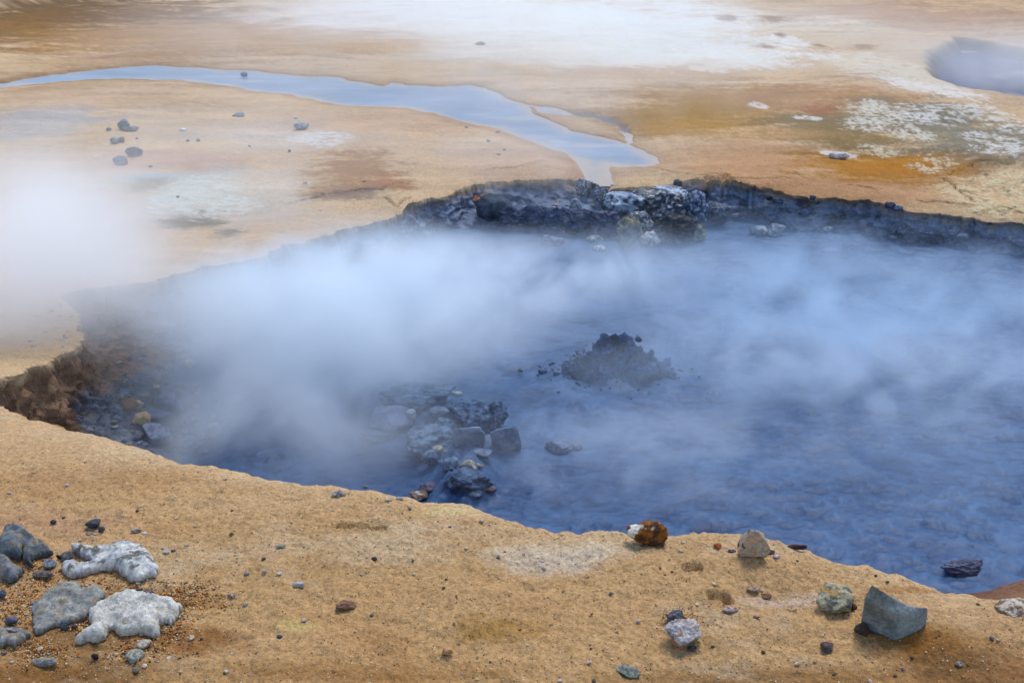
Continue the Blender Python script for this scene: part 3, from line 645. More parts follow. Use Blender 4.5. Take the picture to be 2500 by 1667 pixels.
# -- slabs at the corner of the mound
slab_stone([(0,370),(60,290),(90,250),(150,252),(210,265),(300,300),(360,335),(290,370),(240,420),(200,500),(120,470),(0,480)], .05, 'dark grey triangular rock slab at the mound corner, topmost of the slabs', G1, G2, seed=3, edge=.02)
slab_stone([(215,420),(260,375),(330,350),(400,350),(470,380),(515,425),(430,440),(350,455),(300,500),(340,540),(280,545),(230,490)], .04, 'dull grey pitted slab wedged against the dark triangular slab', (120,120,116), G2, seed=4, edge=.02)
slab_stone([(0,500),(60,485),(130,520),(190,560),(250,590),(200,620),(160,680),(80,670),(40,650),(0,640)], .045, 'grey knobbly slab below the dark triangular slab at the photo edge', (136,138,140), G2, seed=6, edge=.02)
slab_stone([(575,560),(620,515),(700,520),(760,545),(860,515),(800,470),(700,430),(650,375),(700,370),(760,385),(900,400),(1000,380),(1080,352),(1200,362),(1330,405),(1420,480),(1462,560),(1450,630),(1380,640),(1300,672),(1200,660),(1130,620),(1040,580),(960,570),(880,590),(770,620),(690,652),(610,640)], .038, 'white domed slab with a pitted tail, upper of the two white slabs', WH, (176,178,180), seed=8, edge=.02, third=(120,116,108))
slab_stone([(290,920),(340,860),(420,800),(520,745),(560,700),(640,705),(740,690),(765,740),(820,745),(900,725),(980,770),(930,860),(850,940),(790,1000),(640,1050),(480,1085),(370,1140),(325,1150),(305,1050),(310,990)], .024, 'flat grey layered slab lying half buried beside the big white slab', (164,162,152), (128,128,124), seed=9, edge=.02, strata=1.6)
slab_stone([(690,1195),(740,1140),(830,1110),(835,1040),(815,960),(880,890),(1000,830),(1090,800),(1150,770),(1260,790),(1450,810),(1600,840),(1685,900),(1640,970),(1590,1040),(1540,1010),(1480,1050),(1480,1120),(1440,1160),(1370,1140),(1300,1130),(1200,1140),(1110,1130),(1030,1085),(980,1160),(920,1210),(800,1200),(700,1222)], .030, 'largest white slab with a ragged overhanging lower edge', (222,216,200), (178,174,166), seed=11, edge=.014, strata=1.3, third=(190,180,158))
slab_stone([(0,1060),(60,1140),(120,1178),(200,1168),(330,1135),(240,1210),(150,1275),(90,1250),(0,1300)], .03, 'pale grey slab running out of the lower corner', (178,176,170), (130,128,124), seed=12, edge=.02)
# -- the stones of the mound
def grey_stone():
    # two wedges of one broken block: the tall prow and the lower shoulder, with the dip between them
    z = 0.0
    top = [(2112,1450,.12),(2128,1426,.15),(2150,1438,.145),(2178,1456,.115),(2212,1476,.09),(2240,1482,.078),(2264,1482,.07),(2266,1492,.06),(2228,1506,.058),(2196,1500,.075),(2160,1484,.092),(2114,1468,.105)]
    botm = [(2104,1500,.03),(2112,1490,.03),(2150,1500,.0),(2178,1500,.0),(2212,1510,.0),(2240,1516,.0),(2262,1518,.0),(2262,1524,.0),(2222,1552,-.005),(2182,1570,-.01),(2140,1550,-.005),(2104,1528,.0)]
    P = np.array([at(*q) for q in top]+[at(*q) for q in botm]); g = atg(2182, 1540)
    c0 = np.array([P[:, 0].mean(), P[:, 1].mean(), drop(P[:, 0].mean(), P[:, 1].mean()-.03)]); Q = P-c0; bm = bmesh.new()
    Q[12:, 2] = -.03
    vs = [bm.verts.new(q) for q in Q]; n = 12
    for tri in [(0,1,2,11),(11,2,10),(2,3,10),(10,3,9),(3,4,9),(4,5,9),(5,8,9),(5,6,7,8)]: bm.faces.new([vs[i] for i in tri])
    for i in range(n): bm.faces.new([vs[i], vs[(i+1) % n], vs[n+(i+1) % n], vs[n+i]])
    bm.faces.new([vs[n+i] for i in range(n)])
    bmesh.ops.recalc_face_normals(bm, faces=bm.faces)
    bmesh.ops.triangulate(bm, faces=bm.faces)
    bmesh.ops.bevel(bm, geom=[e for e in bm.edges if len(e.link_faces) == 2 and e.calc_face_angle(0) > .3], offset=.004, segments=2, profile=.5, affect='EDGES', clamp_overlap=True)
    bmesh.ops.triangulate(bm, faces=bm.faces)
    for _ in range(5):
        ed = [e for e in bm.edges if e.calc_length() > .008]
        if not ed: break
        bmesh.ops.subdivide_edges(bm, edges=ed, cuts=1); bmesh.ops.triangulate(bm, faces=[f for f in bm.faces if len(f.verts) > 3])
    bm.normal_update()
    V_ = np.array([v.co[:] for v in bm.verts]); Nn = np.array([v.normal[:] for v in bm.verts]); F_ = np.array([[v.index for v in f.verts] for f in bm.faces]); bm.free()
    q = V_*14; V_ = V_ + Nn*(.0035*fbm(*q.T, 3, 1., .6) + .0018*fbm(*(q+9).T, 3, 5, .7))[:, None]
    link('stone', mesh_np('stone', V_, F_, M_rock, stone_colours(V_, .16, 21, (150,158,156), (112,120,116))), 'large grey angular stone with a pale sloping top', 'stone', loc=c0)
grey_stone()
stone(1539,1269,1628,1344,'rough',(150,88,22),(72,48,28),'rust brown rounded rock with white crusts on the rim edge', name='rock', cat='rock', sub=5, third=(226,218,200), seed=44)
stone(1803,1296,1869,1378,'angular',(196,160,120),(170,164,150),'peaked buff stone with a black and white foot', name='stone', third=(44,46,58), seed=52)
stone(1919,1328,1964,1344,'angular',(92,66,60),(60,44,42),'flat dark maroon stone near the rim beyond the peaked stone')
stone(1866,1342,1890,1355,'rough',(100,72,54),(70,50,40),'small brown clod just beside the peaked buff stone')
stone(1886,1353,1905,1363,'angular',(190,190,196),(150,150,160),'small white chip next to the brown clod by the peaked stone')
stone(1995,1430,2082,1503,'rough',(186,176,140),(96,96,86),'speckled black and cream stone beside the large grey angular stone', third=(196,150,90), seed=63)
stone(2073,1473,2090,1493,'rough',(96,70,44),(60,46,34),'small dark brown clod between the speckled and the grey stones')
stone(2088,1528,2120,1556,'rough',(80,62,48),(50,42,38),'dark clod at the foot of the large grey angular stone')
stone(1999,1570,2034,1596,'angular',(70,74,86),(120,76,52),'charcoal chip with a rusty side below the speckled stone')
stone(1763,1482,1798,1500,'angular',(176,158,146),(110,92,84),'mauve grey chip just below the footprint hollow')
stone(1823,1433,1855,1451,'rough',(176,150,124),(120,100,84),'buff crumb lying at the edge of the pink patch')
stone(1858,1449,1884,1464,'rough',(140,100,74),(96,70,54),'brown crumb between the pink patch and the speckled stone')
stone(1835,1502,1857,1511,'angular',(170,130,110),(110,80,66),'thin reddish chip below the pink patch')
stone(2440,1463,2512,1507,'rough',(206,190,170),(110,84,62),'ledge-like stone with a whitish top, cut by the photo edge', seed=71)
stone(2329,1615,2350,1631,'angular',(176,166,150),(96,84,74),'small pale chip on the olive brown stain')
stone(1740,1329,1763,1343,'block',(170,88,40),(120,60,34),'small brick red stone just past the rust brown rock')
stone(1776,1341,1797,1350,'angular',(110,104,112),(70,66,70),'small slate chip just past the brick red stone')
stone(1625,1495,1668,1536,'crag',(110,110,114),(64,64,70),'dark grey crumbly stone leaning on the whitish craggy stone', seed=81)
stone(1633,1528,1707,1589,'crag',(206,198,192),(150,140,134),'whitish craggy stone with a notched outline', third=(176,120,84), seed=83)
stone(1677,1578,1699,1591,'rough',(96,84,80),(64,56,54),'small brown stone tucked under the whitish craggy stone')
stone(1509,1627,1561,1655,'rough',(140,142,126),(90,90,84),'long grey green stone near the bottom edge', seed=91, rot=-20)
stone(1431,1614,1443,1624,'angular',(214,206,196),(180,170,160),'tiny white chip above the long grey green stone')
stone(1361,1657,1373,1667,'angular',(214,206,196),(180,170,160),'tiny white chip at the very bottom of the mound')
stone(1552,1513,1563,1523,'round',(200,190,184),(170,160,154),'tiny pale pebble near the dark bluish smear')
stone(811,1198,841,1218,'angular',(186,178,170),(110,104,100),'two-tone grey stone close to the rim above the sandy ridge', seed=95)
stone(1004,1200,1042,1226,'crag',(150,122,108),(96,80,76),'pinkish brown knobbly stone perched on the rim', third=(200,190,176), seed=97)
stone(710,1421,750,1438,'block',(196,196,188),(160,160,156),'flat pale grey stone alone on the ochre mound', seed=99)
stone(676,1328,697,1340,'angular',(150,150,130),(110,106,96),'small olive grey chip between the pale flat stone and the rim')
stone(821,1468,864,1493,'rough',(150,112,84),(100,70,52),'brown earthy clod next to the yellow crust', seed=103)
stone(1079,1581,1106,1604,'angular',(200,156,104),(170,124,80),'tan flat chip among small white crumbs', seed=105)
stone(907,1360,920,1369,'round',(70,54,54),(50,40,42),'tiny dark red pebble in the middle of the mound')
stone(596,1396,608,1406,'round',(140,140,140),(100,100,100),'first grey pebble of the row of three')
stone(640,1392,651,1402,'round',(180,176,160),(140,136,126),'middle pebble of the row of three')
stone(676,1396,690,1405,'round',(214,204,176),(180,168,140),'cream pebble of the row of three')
stone(558,1451,576,1460,'round',(110,110,120),(80,80,90),'small bluish grey pebble beside the white slabs gravel')
stone(676,1549,689,1559,'round',(84,86,96),(60,62,70),'small dark pebble below the yellow crust')
stone(966,1211,984,1221,'angular',(170,170,172),(130,130,134),'light grey chip beside the knobbly rim stone')
stone(940,1215,960,1224,'angular',(196,180,150),(150,136,116),'buff chip beside the light grey chip near the rim')
stone(886,1184,900,1193,'angular',(150,146,140),(110,106,100),'small grey chip right on the rim')
stone(213,1268,247,1295,'angular',(84,88,92),(54,56,60),'charcoal stone, biggest of the dark cluster above the slabs', seed=111)
stone(242,1286,256,1303,'angular',(104,108,112),(70,72,78),'little upright grey stone leaning on the charcoal stone')
stone(211,1297,226,1307,'round',(150,146,136),(110,104,96),'small grey pebble below the charcoal stone')
stone(228,1301,238,1307,'round',(200,184,168),(160,146,130),'pinkish white crumb below the charcoal stone')
stone(318,1293,346,1302,'block',(196,182,168),(120,108,100),'thin whitish sliver with a dark underside')
stone(347,1298,360,1305,'round',(236,226,210),(200,190,176),'white pebble at the tip of the whitish sliver')
stone(125,1270,139,1279,'angular',(70,68,76),(50,48,54),'small black chip above the dark triangular slab')
stone(98,1325,114,1335,'block',(214,176,110),(180,140,90),'small tan flake beside the dark triangular slab')
stone(400,1345,416,1353,'angular',(200,196,190),(150,146,140),'pale half of a small broken chip')
stone(416,1341,430,1348,'angular',(90,88,90),(64,62,66),'dark half of a small broken chip')
stone(106,1369,139,1392,'block',(136,138,144),(80,82,88),'squarish grey stone between the dark slabs', seed=117)
stone(140,1355,151,1367,'angular',(58,54,54),(40,38,40),'small black stone between the grey and the white slabs')
stone(152,1349,182,1374,'rough',(120,118,116),(80,76,74),'grey rough stone touching the tail of the white domed slab', seed=119)
stone(82,1396,128,1414,'rough',(128,118,106),(84,76,70),'brownish grey stone sunk in gravel below the squarish stone', seed=121)
stone(332,1441,372,1460,'crag',(120,120,118),(70,68,70),'dark grey jagged stone on top of the largest white slab', seed=123)
stone(338,1564,367,1585,'rough',(206,190,170),(150,136,120),'pinkish pale stone under the largest white slab', seed=125)
stone(308,1585,350,1617,'rough',(176,172,158),(120,112,98),'speckled pale stone, larger of the pair under the white slab', seed=127)
stone(225,1596,240,1616,'angular',(48,50,56),(34,36,40),'small black upright stone below the largest white slab')
stone(82,1609,134,1630,'round',(150,146,138),(110,106,100),'long grey sausage-shaped stone near the corner', seed=131, tilt=-6)
stone(324,1632,342,1645,'block',(140,130,118),(90,84,78),'grey brown chip near the bottom edge under the white slabs')
stone(150,1527,170,1543,'angular',(84,88,98),(56,58,66),'dark bluish stone resting in the notch of the flat slab')
stone(176,1525,191,1539,'angular',(74,76,80),(50,52,56),'smaller dark stone next to the bluish stone in the slab notch')
stone(17,1506,44,1530,'rough',(110,112,126),(76,78,90),'curved lilac grey stone in gravel at the photo edge', seed=137)
stone(78,1468,96,1482,'block',(140,140,136),(100,100,98),'grey flake at the upper edge of the flat slab')
stone(0,1440,16,1462,'rough',(100,104,120),(70,72,84),'bluish stone at the photo edge between the slab groups')
stone(2,1540,60,1560,'rough',(150,148,146),(106,104,102),'long dull grey stone above the corner slab', seed=139)
stone(546,1636,558,1645,'round',(206,196,180),(160,150,136),'tiny cream pebble near the bottom edge')
# -- far plain
stone(312,360,345,387,'angular',(92,104,108),(60,68,72),'dark grey boulder, larger of the near pair on the pale plain', name='boulder', cat='boulder', seed=141)
stone(276,385,312,407,'block',(92,104,108),(56,64,70),'dark block-shaped boulder nearest the thick steam', name='boulder', cat='boulder', seed=143)
stone(272,338,291,354,'round',(150,156,156),(110,116,118),'pale grey boulder of the touching pair on the plain', name='boulder', cat='boulder')
stone(291,337,307,350,'angular',(120,128,132),(90,96,100),'darker boulder of the touching pair on the plain', name='boulder', cat='boulder')
stone(289,295,315,321,'rough',(136,144,146),(100,106,110),'tall rough grey boulder at the back of the boulder cluster', name='boulder', cat='boulder', seed=147)
stone(306,310,337,324,'rough',(120,126,128),(90,94,96),'low grey rock beside the tall rough boulder', name='boulder', cat='boulder')
stone(260,312,272,321,'round',(140,146,148),(100,106,110),'small grey stone beside the tall rough boulder')
stone(575,274,597,287,'round',(180,186,184),(150,156,154),'pale rounded boulder just below the stream bend', name='boulder', cat='boulder')
stone(721,298,754,321,'angular',(176,182,186),(110,116,126),'light grey boulder standing alone by the whitish crust', name='boulder', cat='boulder', seed=153)
stone(589,178,604,188,'round',(140,150,160),(110,120,130),'small stone standing in the stream')
stone(2018,374,2070,391,'rough',(226,222,216),(150,146,140),'white crusted stone on the orange brown flat', seed=157)
stone(440,313,456,322,'angular',(240,240,240),(210,210,210),'small white chip beside the low grey rock on the plain')
stone(703,366,711,373,'round',(90,100,90),(70,76,70),'tiny dark green stone alone on the plain')
stone(1160,105,1185,112,'rough',(110,90,60),(90,74,50),'small brown stone beyond the stream', sub=3)
# -- broken boulders in the mud
def mudrock(x0, y0, x1, y1, kind, label, base=MB, alt=MB2, **k):
    return stone(x0, y0, x1, y1, kind, base, alt, label, name='boulder', cat='boulder', mat=M_wetrock, **k)
mudrock(940,935,1105,1005,'crag','long lumpy mud-coated boulder at the back of the boulder heap', seed=203, sink=.3)
mudrock(905,990,1010,1065,'round','smooth pale grey boulder half lost in steam', base=(130,142,164), alt=(100,112,136), sub=5, seed=205, sink=.3)
mudrock(985,1028,1125,1118,'crag','broad crumpled mud-coated boulder in the middle of the heap', seed=207, sink=.25)
mudrock(1096,970,1190,1042,'crag','dark wrinkled boulder, highest of the heap', seed=209, base=(92,114,142), alt=(38,52,76), sink=.2)
mudrock(1168,984,1238,1052,'crag','dark jagged boulder split off beside the highest one', seed=211, base=(84,104,132), alt=(34,48,72), sink=.2)
mudrock(1044,990,1098,1022,'rough','small grey boulder behind the crumpled mass', seed=213)
mudrock(1066,1018,1112,1053,'rough','rounded boulder wedged between crumpled and wrinkled ones', seed=215)
mudrock(1157,1101,1202,1132,'block','smooth wedge boulder below the squared block', base=(120,132,152), alt=(84,96,118), seed=217)
mudrock(1123,1117,1165,1155,'rough','mud-coated boulder edged with cream crust', base=(120,124,130), alt=(190,176,140), seed=219)
mudrock(1160,1132,1180,1146,'rough','small cream crusted stone beside the crust-edged boulder', base=(170,160,140), alt=(120,120,124))
mudrock(1066,1122,1119,1157,'block','squarish boulder under the crumpled mass', seed=221)
mudrock(1038,1100,1085,1140,'crag','knotted mud lump on the flank of the heap', seed=222)
mudrock(1084,1155,1192,1208,'crag','low dark jagged boulder nearest the rim', seed=223, base=(90,112,140), alt=(40,54,80), sink=.25)
mudrock(1144,1196,1178,1222,'round','small round boulder just behind the rim edge', seed=225)
mudrock(1186,1185,1212,1206,'rough','brownish stone at the side of the low jagged boulder', base=(130,112,110), alt=(90,84,96))
mudrock(1026,1176,1066,1204,'rough','mauve rough boulder beside the low jagged one', base=(112,104,118), alt=(76,74,96))
mudrock(1058,1086,1080,1101,'block','cream coloured shard lying on the crumpled boulder', base=(204,192,150), alt=(150,144,126), zs=-1.36)
mudrock(1081,1098,1094,1108,'block','smaller yellowish shard beside the cream shard', base=(186,176,140), alt=(140,136,124), zs=-1.37)
mudrock(992,998,1022,1026,'block','slanting pale shard on the steamy flank of the heap', base=(176,184,190), alt=(130,140,156), zs=-1.40, tilt=-40)
mudrock(1096,953,1126,968,'block','whitish thin slab behind the highest boulder', base=(176,176,176), alt=(120,120,130))
mudrock(1334,1062,1396,1112,'rough','faint grey boulder awash beyond the squared block', base=(120,134,160), alt=(84,98,128), seed=229, sink=.35)
mudrock(1390,1080,1420,1102,'rough','small mauve stone awash beside the faint grey boulder', base=(110,108,136), alt=(84,86,116), sink=.3)
mudrock(880,1040,960,1085,'rough','low dark boulder at the steamy edge of the heap', base=(100,112,136), alt=(70,82,106), seed=231, sink=.3)
hull_stone([(1107,1046,-1.27),(1170,1041,-1.27),(1185,1058,-1.31),(1108,1060,-1.31),(1112,1096,-1.42),(1150,1102,-1.46),(1182,1098,-1.46),(1184,1075,-1.36),(1105,1075,-1.5),(1170,1060,-1.5),(1112,1058,-1.45)],
  'squared grey block with a flat top, in the middle of the boulder heap', (150,164,180), (108,122,142), name='boulder', cat='boulder', mat=M_wetrock, bev=.03, rough=.02, seed=31)
hull_stone([(1196,1056,-1.34),(1215,1047,-1.32),(1262,1040,-1.32),(1264,1050,-1.34),(1275,1086,-1.44),(1268,1100,-1.52),(1222,1108,-1.52),(1202,1088,-1.46),(1230,1060,-1.52),(1262,1066,-1.52)],
  'tilted slab-sided boulder standing apart beside the squared block', (140,158,180), (96,112,140), name='boulder', cat='boulder', mat=M_wetrock, bev=.03, rough=.03, seed=33)
# -- rubble fan below the gully
fan_list = [(388,950,448,1022,'block','large blue grey slab leaning in the rubble fan',(136,144,160),(96,104,124)),(294,975,334,1010,'round','brown rounded stone at the top of the rubble',BR,TAN2),
 (322,974,350,1004,'angular','buff stone touching the brown rounded stone',(216,182,128),(170,136,94)),(330,1007,370,1042,'round','rounded yellow tan boulder in the rubble fan',(222,190,130),(186,150,96)),
 (345,999,408,1035,'block','dark slate block next to the yellow tan boulder',(110,124,152),(76,90,120)),(352,1033,414,1090,'angular','biggest grey block, at the foot of the yellow tan boulder',(146,152,168),(104,112,134)),
 (426,1070,490,1112,'crag','craggy grey boulder where the rubble meets the mud edge',(126,136,158),(84,94,120)),(369,970,397,997,'rough','mottled pinkish stone beside the leaning slab',(128,116,112),(90,88,98)),
 (326,1052,353,1072,'round','smooth grey cobble behind the mound edge',(126,124,130),(96,94,104)),(323,1030,335,1044,'round','small tan cobble beside the yellow tan boulder',TAN,TAN2),
 (483,1058,502,1078,'rough','whitish small rock above the craggy grey boulder',(176,178,184),(130,134,144)),(465,1020,490,1036,'block','pale thin slab near the mud edge',(150,160,180),(110,120,146)),
 (512,1031,531,1049,'crag','pale lump just off the rubble in the mud',(176,184,196),(130,140,160)),(449,875,476,902,'rough','large whitish boulder veiled by steam above the rubble',(176,180,184),(130,136,148)),
 (373,943,390,954,'round','tiny yellowish stone above the leaning slab',(180,168,130),(140,130,110)),(293,962,304,975,'angular','small tan stone at the top corner of the fan',TAN,TAN2),(308,963,320,974,'angular','small greyish stone next to the top corner stone',(150,146,130),G2),
 (455,935,486,958,'rough','grey boulder partly hidden by steam',(126,134,150),(96,104,124)),(466,985,486,1000,'rough','pinkish grey stone in the steam by the mud',(140,136,146),(104,104,120))]
for (a, b, c_, d_, kd, lb, c1, c2) in fan_list: stone(a, b, c_, d_, kd, c1, c2, lb, name='boulder', cat='boulder')
# -- crusted rocks where the stream falls in
def dam(x0, y0, x1, y1, kind, label, base, alt, **k):
    gx_, gy_ = (x1-x0)*.08, (y1-y0)*.14; x0, x1, y0 = x0-gx_, x1+gx_, y0-gy_
    return stone(x0, y0, x1, y1, kind, base, alt, label, name='outcrop', cat='rock outcrop', mat=M_wetrock, tsc=2.2, sub=5 if x1-x0 > 34 else 4, **{k_: v_ for k_, v_ in k.items() if k_ != 'sub'})
dam(1170,492,1245,550,'round','dark rounded boulder at the end of the shelf dam',(70,84,98),(44,54,66),sub=5,seed=301)
dam(1149,488,1175,504,'block','reddish brown slab beside the dark rounded boulder',(176,112,80),(130,84,64))
dam(1173,478,1196,491,'block','second reddish slab, just above the first',(170,110,84),(120,80,64))
dam(1222,520,1290,568,'crag','blue grey lump next to the dark rounded boulder',(90,102,124),(60,70,90),seed=303,sink=.25)
dam(1276,520,1342,570,'rough','dark lobed lump in the middle of the shelf dam',(76,86,108),(52,60,80),seed=305,sink=.25)
dam(1334,524,1392,572,'crag','crumbly blue grey lump near the middle of the dam',(88,100,124),(60,70,92),seed=307,sink=.25)
dam(1376,520,1450,580,'crag','broad crumbly lump of the shelf dam below the stream',(92,102,122),(58,66,86),seed=309,sink=.25)
dam(1390,494,1420,522,'rough','round crusty knob standing on the shelf dam',(150,158,170),(96,104,120),seed=311)
dam(1430,530,1510,590,'crag','mauve crumbly outcrop under the white crust',(104,106,126),(66,70,92),seed=313,sink=.2)
dam(1408,452,1436,496,'crag','dark broken rock beside the falling stream water',(90,98,110),(56,62,76),seed=315,third=(190,194,200))
dam(1478,488,1562,538,'crag','white salt-crusted outcrop below the stream mouth',(176,188,204),(60,70,90),seed=317)
dam(1525,470,1626,530,'crag','speckled grey outcrop with white grains',(124,126,126),(60,66,76),seed=319,third=(206,208,206))
dam(1538,530,1592,570,'crag','grey outcrop ringed with white crust',(110,118,126),(70,76,84),seed=321,third=(200,200,196))
dam(1508,552,1558,612,'crag','yellowish crusted outcrop reaching into the mud',(150,142,112),(70,80,96),seed=323)
dam(1596,492,1690,560,'crag','black wet outcrop under pale crust',(60,68,80),(28,32,42),seed=325,third=(176,186,196))
dam(1600,548,1700,604,'crag','blackest outcrop at the mud level',(40,44,54),(20,22,30),seed=327,third=(110,104,92))
dam(1668,494,1722,556,'crag','blue grey outcrop topping the end of the rocks',(96,112,138),(36,46,64),seed=329,third=(180,188,200))
dam(1690,546,1716,598,'crag','cream crusted pillar at the end of the rocks',(176,170,136),(70,74,74),seed=331)
dam(1716,520,1772,560,'crag','pale low outcrop tapering off beside the pillar',(120,128,138),(60,70,86),seed=333)
dam(1590,470,1662,508,'crag','white crust cap above the black wet outcrop',(206,212,222),(140,146,156),seed=335)
dam(1644,450,1660,472,'crag','dark stub rock standing above the white crust cap',(84,88,96),(60,62,70))
dam(1452,474,1486,508,'crag','grey rough rock splitting the falling stream water',(110,118,130),(60,66,80),seed=316,third=(190,194,200))
dam(1322,574,1370,606,'crag','single grey rock awash in the mud below the dam',(136,146,158),(90,98,114),seed=337,sink=.3)
dam(1452,600,1476,614,'crag','small white crusted rock awash below the outcrops',(206,206,200),(90,96,106),sink=.2)
dam(1440,578,1470,592,'crag','white rimmed rock low on the dam foot',(190,190,184),(100,106,116))
dam(1570,576,1606,604,'crag','white crust clump beside the blackest outcrop',(206,206,200),(130,134,140))
dam(1836,556,1870,580,'crag','pale lump at the foot of the steep bank',(170,176,182),(110,118,132))
dam(1872,556,1910,582,'crag','second pale lump along the foot of the steep bank',(150,158,168),(100,108,122))
dam(2010,556,2030,568,'rough','small white rock at the foot of the steep bank',(196,200,204),(140,146,154))
stone(2300,1380,2400,1402,'crag',(104,108,128),(80,84,104),'dark low rock where the brown ledge meets the mud', name='boulder', cat='boulder', mat=M_wetrock, seed=401, sink=.4)

# -- countable little stones, alike
def scatter(n, boxes, wr, kinds, pals, label, group, name, cat='stone', mat=None, ok=None, variants=10, subd=2, asp=(.5, .8)):
    rs = random.Random(len(group)*7+n)
    meshes, labs = [], []
    for v in range(variants):
        c1, c2 = pals[v % len(pals)]
        meshes.append(stone_mesh(name, 900+v+n, (1, .85, .62), kinds[v % len(kinds)], c1, c2, subd, mat or M_rock))
        r_, g_, b_ = c1; tone = ('dark ' if sum(c1) < 330 else 'pale ' if sum(c1) > 520 else '') + ('bluish grey' if b_ > r_+8 else 'rusty' if r_ > b_+90 else 'tan' if r_ > b_+35 else 'grey')
        labs.append(('small %s %s ' % ({'angular': 'angular', 'round': 'rounded', 'rough': 'knobbly', 'crag': 'jagged', 'block': 'blocky'}[kinds[v % len(kinds)]], tone)) + label)
    k = 0; tries = 0
    while k < n and tries < n*40:
        tries += 1
        bx_ = rs.choice(boxes); px, py = rs.uniform(bx_[0], bx_[2]), rs.uniform(bx_[1], bx_[3])
        p, nn, on = hit(px, py)
        if on is None or (ok and not ok(px, py, p, on)): continue
        d = math.sqrt(p[0]**2+p[1]**2+(p[2]-CZ)**2); wpx = wr[0]+(wr[1]-wr[0])*rs.random()**2.2; r = wpx*d/FPX/2
        vi = rs.randrange(variants); o = link(name, meshes[vi], labs[vi], cat, group, loc=(p[0], p[1], p[2]+r*.28))
        o.scale = (r, r, r*rs.uniform(.7, 1.1)); o.rotation_euler = (rs.uniform(-.3, .3), rs.uniform(-.3, .3), rs.uniform(0, 6.28)); k += 1
on_ground = lambda px, py, p, on: on == 'ground'
scatter(80, [(0,1120,2500,1667)], (8, 15), ['angular','round','rough'], [((196,180,160),(150,130,110)),((226,206,170),(180,150,110)),((150,120,90),(100,76,56)),((206,190,176),(160,140,126))],
   'pebble on the ochre mound', 'pale pebbles scattered on the near mound', 'pebble', 'pebble', ok=on_ground)
scatter(26, [(0,1120,2500,1667)], (8, 14), ['angular','round'], [((96,90,86),(60,56,56)),((84,70,60),(50,42,40)),((110,112,120),(76,78,86))],
   'speck of stone on the ochre mound', 'dark pebbles scattered on the near mound', 'pebble', 'pebble', ok=on_ground)
scatter(70, [(0,1350,200,1600),(200,1420,480,1500),(250,1540,480,1640)], (8, 17), ['angular','round','rough'], [((196,160,110),(140,100,60)),((214,196,170),(170,150,120)),((120,116,112),(80,76,76)),((190,120,50),(130,80,36))],
   'gravel stone beside the grey and white slabs', 'coarse stones round the slabs', 'pebble', 'pebble', ok=on_ground)
scatter(36, [(0,220,1000,520),(900,280,1300,420),(60,720,200,850)], (8, 14), ['angular','round'], [((130,124,116),(96,90,86)),((200,190,176),(160,150,140))],
   'stone on the pale plain across the pool', 'stones scattered on the pale plain', 'pebble', 'pebble', ok=on_ground)
scatter(110, [(262,860,520,1100),(262,960,420,1090),(400,980,560,1110),(300,840,420,960)], (9, 26), ['angular','rough','block'], [((126,138,160),(84,96,122)),((96,108,132),(58,70,92)),((156,158,166),(110,114,130)),((150,132,104),(100,88,78))],
   'stone in the rubble fan below the gully', 'rubble stones below the gully', 'rubble_stone', 'stone', ok=lambda px, py, p, on: on in ('mud_bank', 'mud_pool'), subd=3)
scatter(60, [(1180,500,1480,580),(1440,470,1760,600)], (8, 18), ['rough','angular'], [((190,194,196),(130,134,142)),((96,104,120),(62,70,86)),((206,196,160),(130,124,110))],
   'stone among the outcrops at the stream mouth', 'crusted stones at the stream mouth', 'crusted_stone', 'stone', subd=3, ok=lambda px, py, p, on: on in ('mud_bank', 'outcrop') or on.startswith('outcrop'))
scatter(46, [(1740,480,2500,610)], (12, 40), ['rough','angular','crag'], [((84,98,128),(46,56,80)),((140,146,156),(86,94,110)),((60,70,90),(30,36,50))],
   'lump at the foot of the steep far bank', 'lumps along the foot of the steep bank', 'bank_stone', 'stone', subd=3, ok=lambda px, py, p, on: on == 'mud_bank')
scatter(90, [(930,930,1260,1215)], (8, 34), ['rough','angular','crag'], [((116,134,150),(66,80,100)),((96,112,132),(54,68,88)),((130,138,150),(92,102,122))],
   'muddy stone lodged in the boulder heap', 'small stones of the boulder heap', 'heap_stone', 'stone', mat=M_wetrock, subd=3, ok=lambda px, py, p, on: on and (on.startswith('boulder')))

# -- grit: far too many to count
def grit(name, n, sampler, size, pals, seed):
    rs = np.random.RandomState(seed); base = np.array([[1,0,0],[-1,0,0],[0,1,0],[0,-1,0],[0,0,.8],[0,0,-.8]], float)
    fc = np.array([[0,2,4],[2,1,4],[1,3,4],[3,0,4],[2,0,5],[1,2,5],[3,1,5],[0,3,5]])
    Vs, Cs = [], []
    for _ in range(n):
        px, py = sampler(rs); p, nn, on = hit(px, py)
        if on != 'ground': continue
        r = size[0]+(size[1]-size[0])*rs.rand()**3
        Vs.append(base*(r*rs.uniform(.6, 1.2, (6, 1)))@np.linalg.qr(rs.normal(size=(3, 3)))[0] + p + [0, 0, r*.4])
        Cs.append(np.repeat(lin(pals[rs.randint(len(pals))])[None]*.8, 6, 0))
    m = len(Vs); V_ = np.concatenate(Vs); F_ = (fc[None]+6*np.arange(m)[:, None, None]).reshape(-1, 3)
    link(name, mesh_np(name, V_, F_, M_grain, np.concatenate(Cs), smooth=False), kind='stuff')
def s_slabs(rs):
    cs = [(430,1440,70,22),(480,1460,70,25),(400,1550,60,35),(330,1590,60,25),(110,1430,70,25),(60,1390,50,30),(190,1530,25,10),(90,1580,60,18),(100,1600,60,25),(60,1510,60,20),(230,1420,90,20),(420,1500,30,40),(50,1470,50,20)]
    c = cs[rs.randint(len(cs))]; return c[0]+rs.normal()*c[2]*.7, c[1]+rs.normal()*c[3]*.7
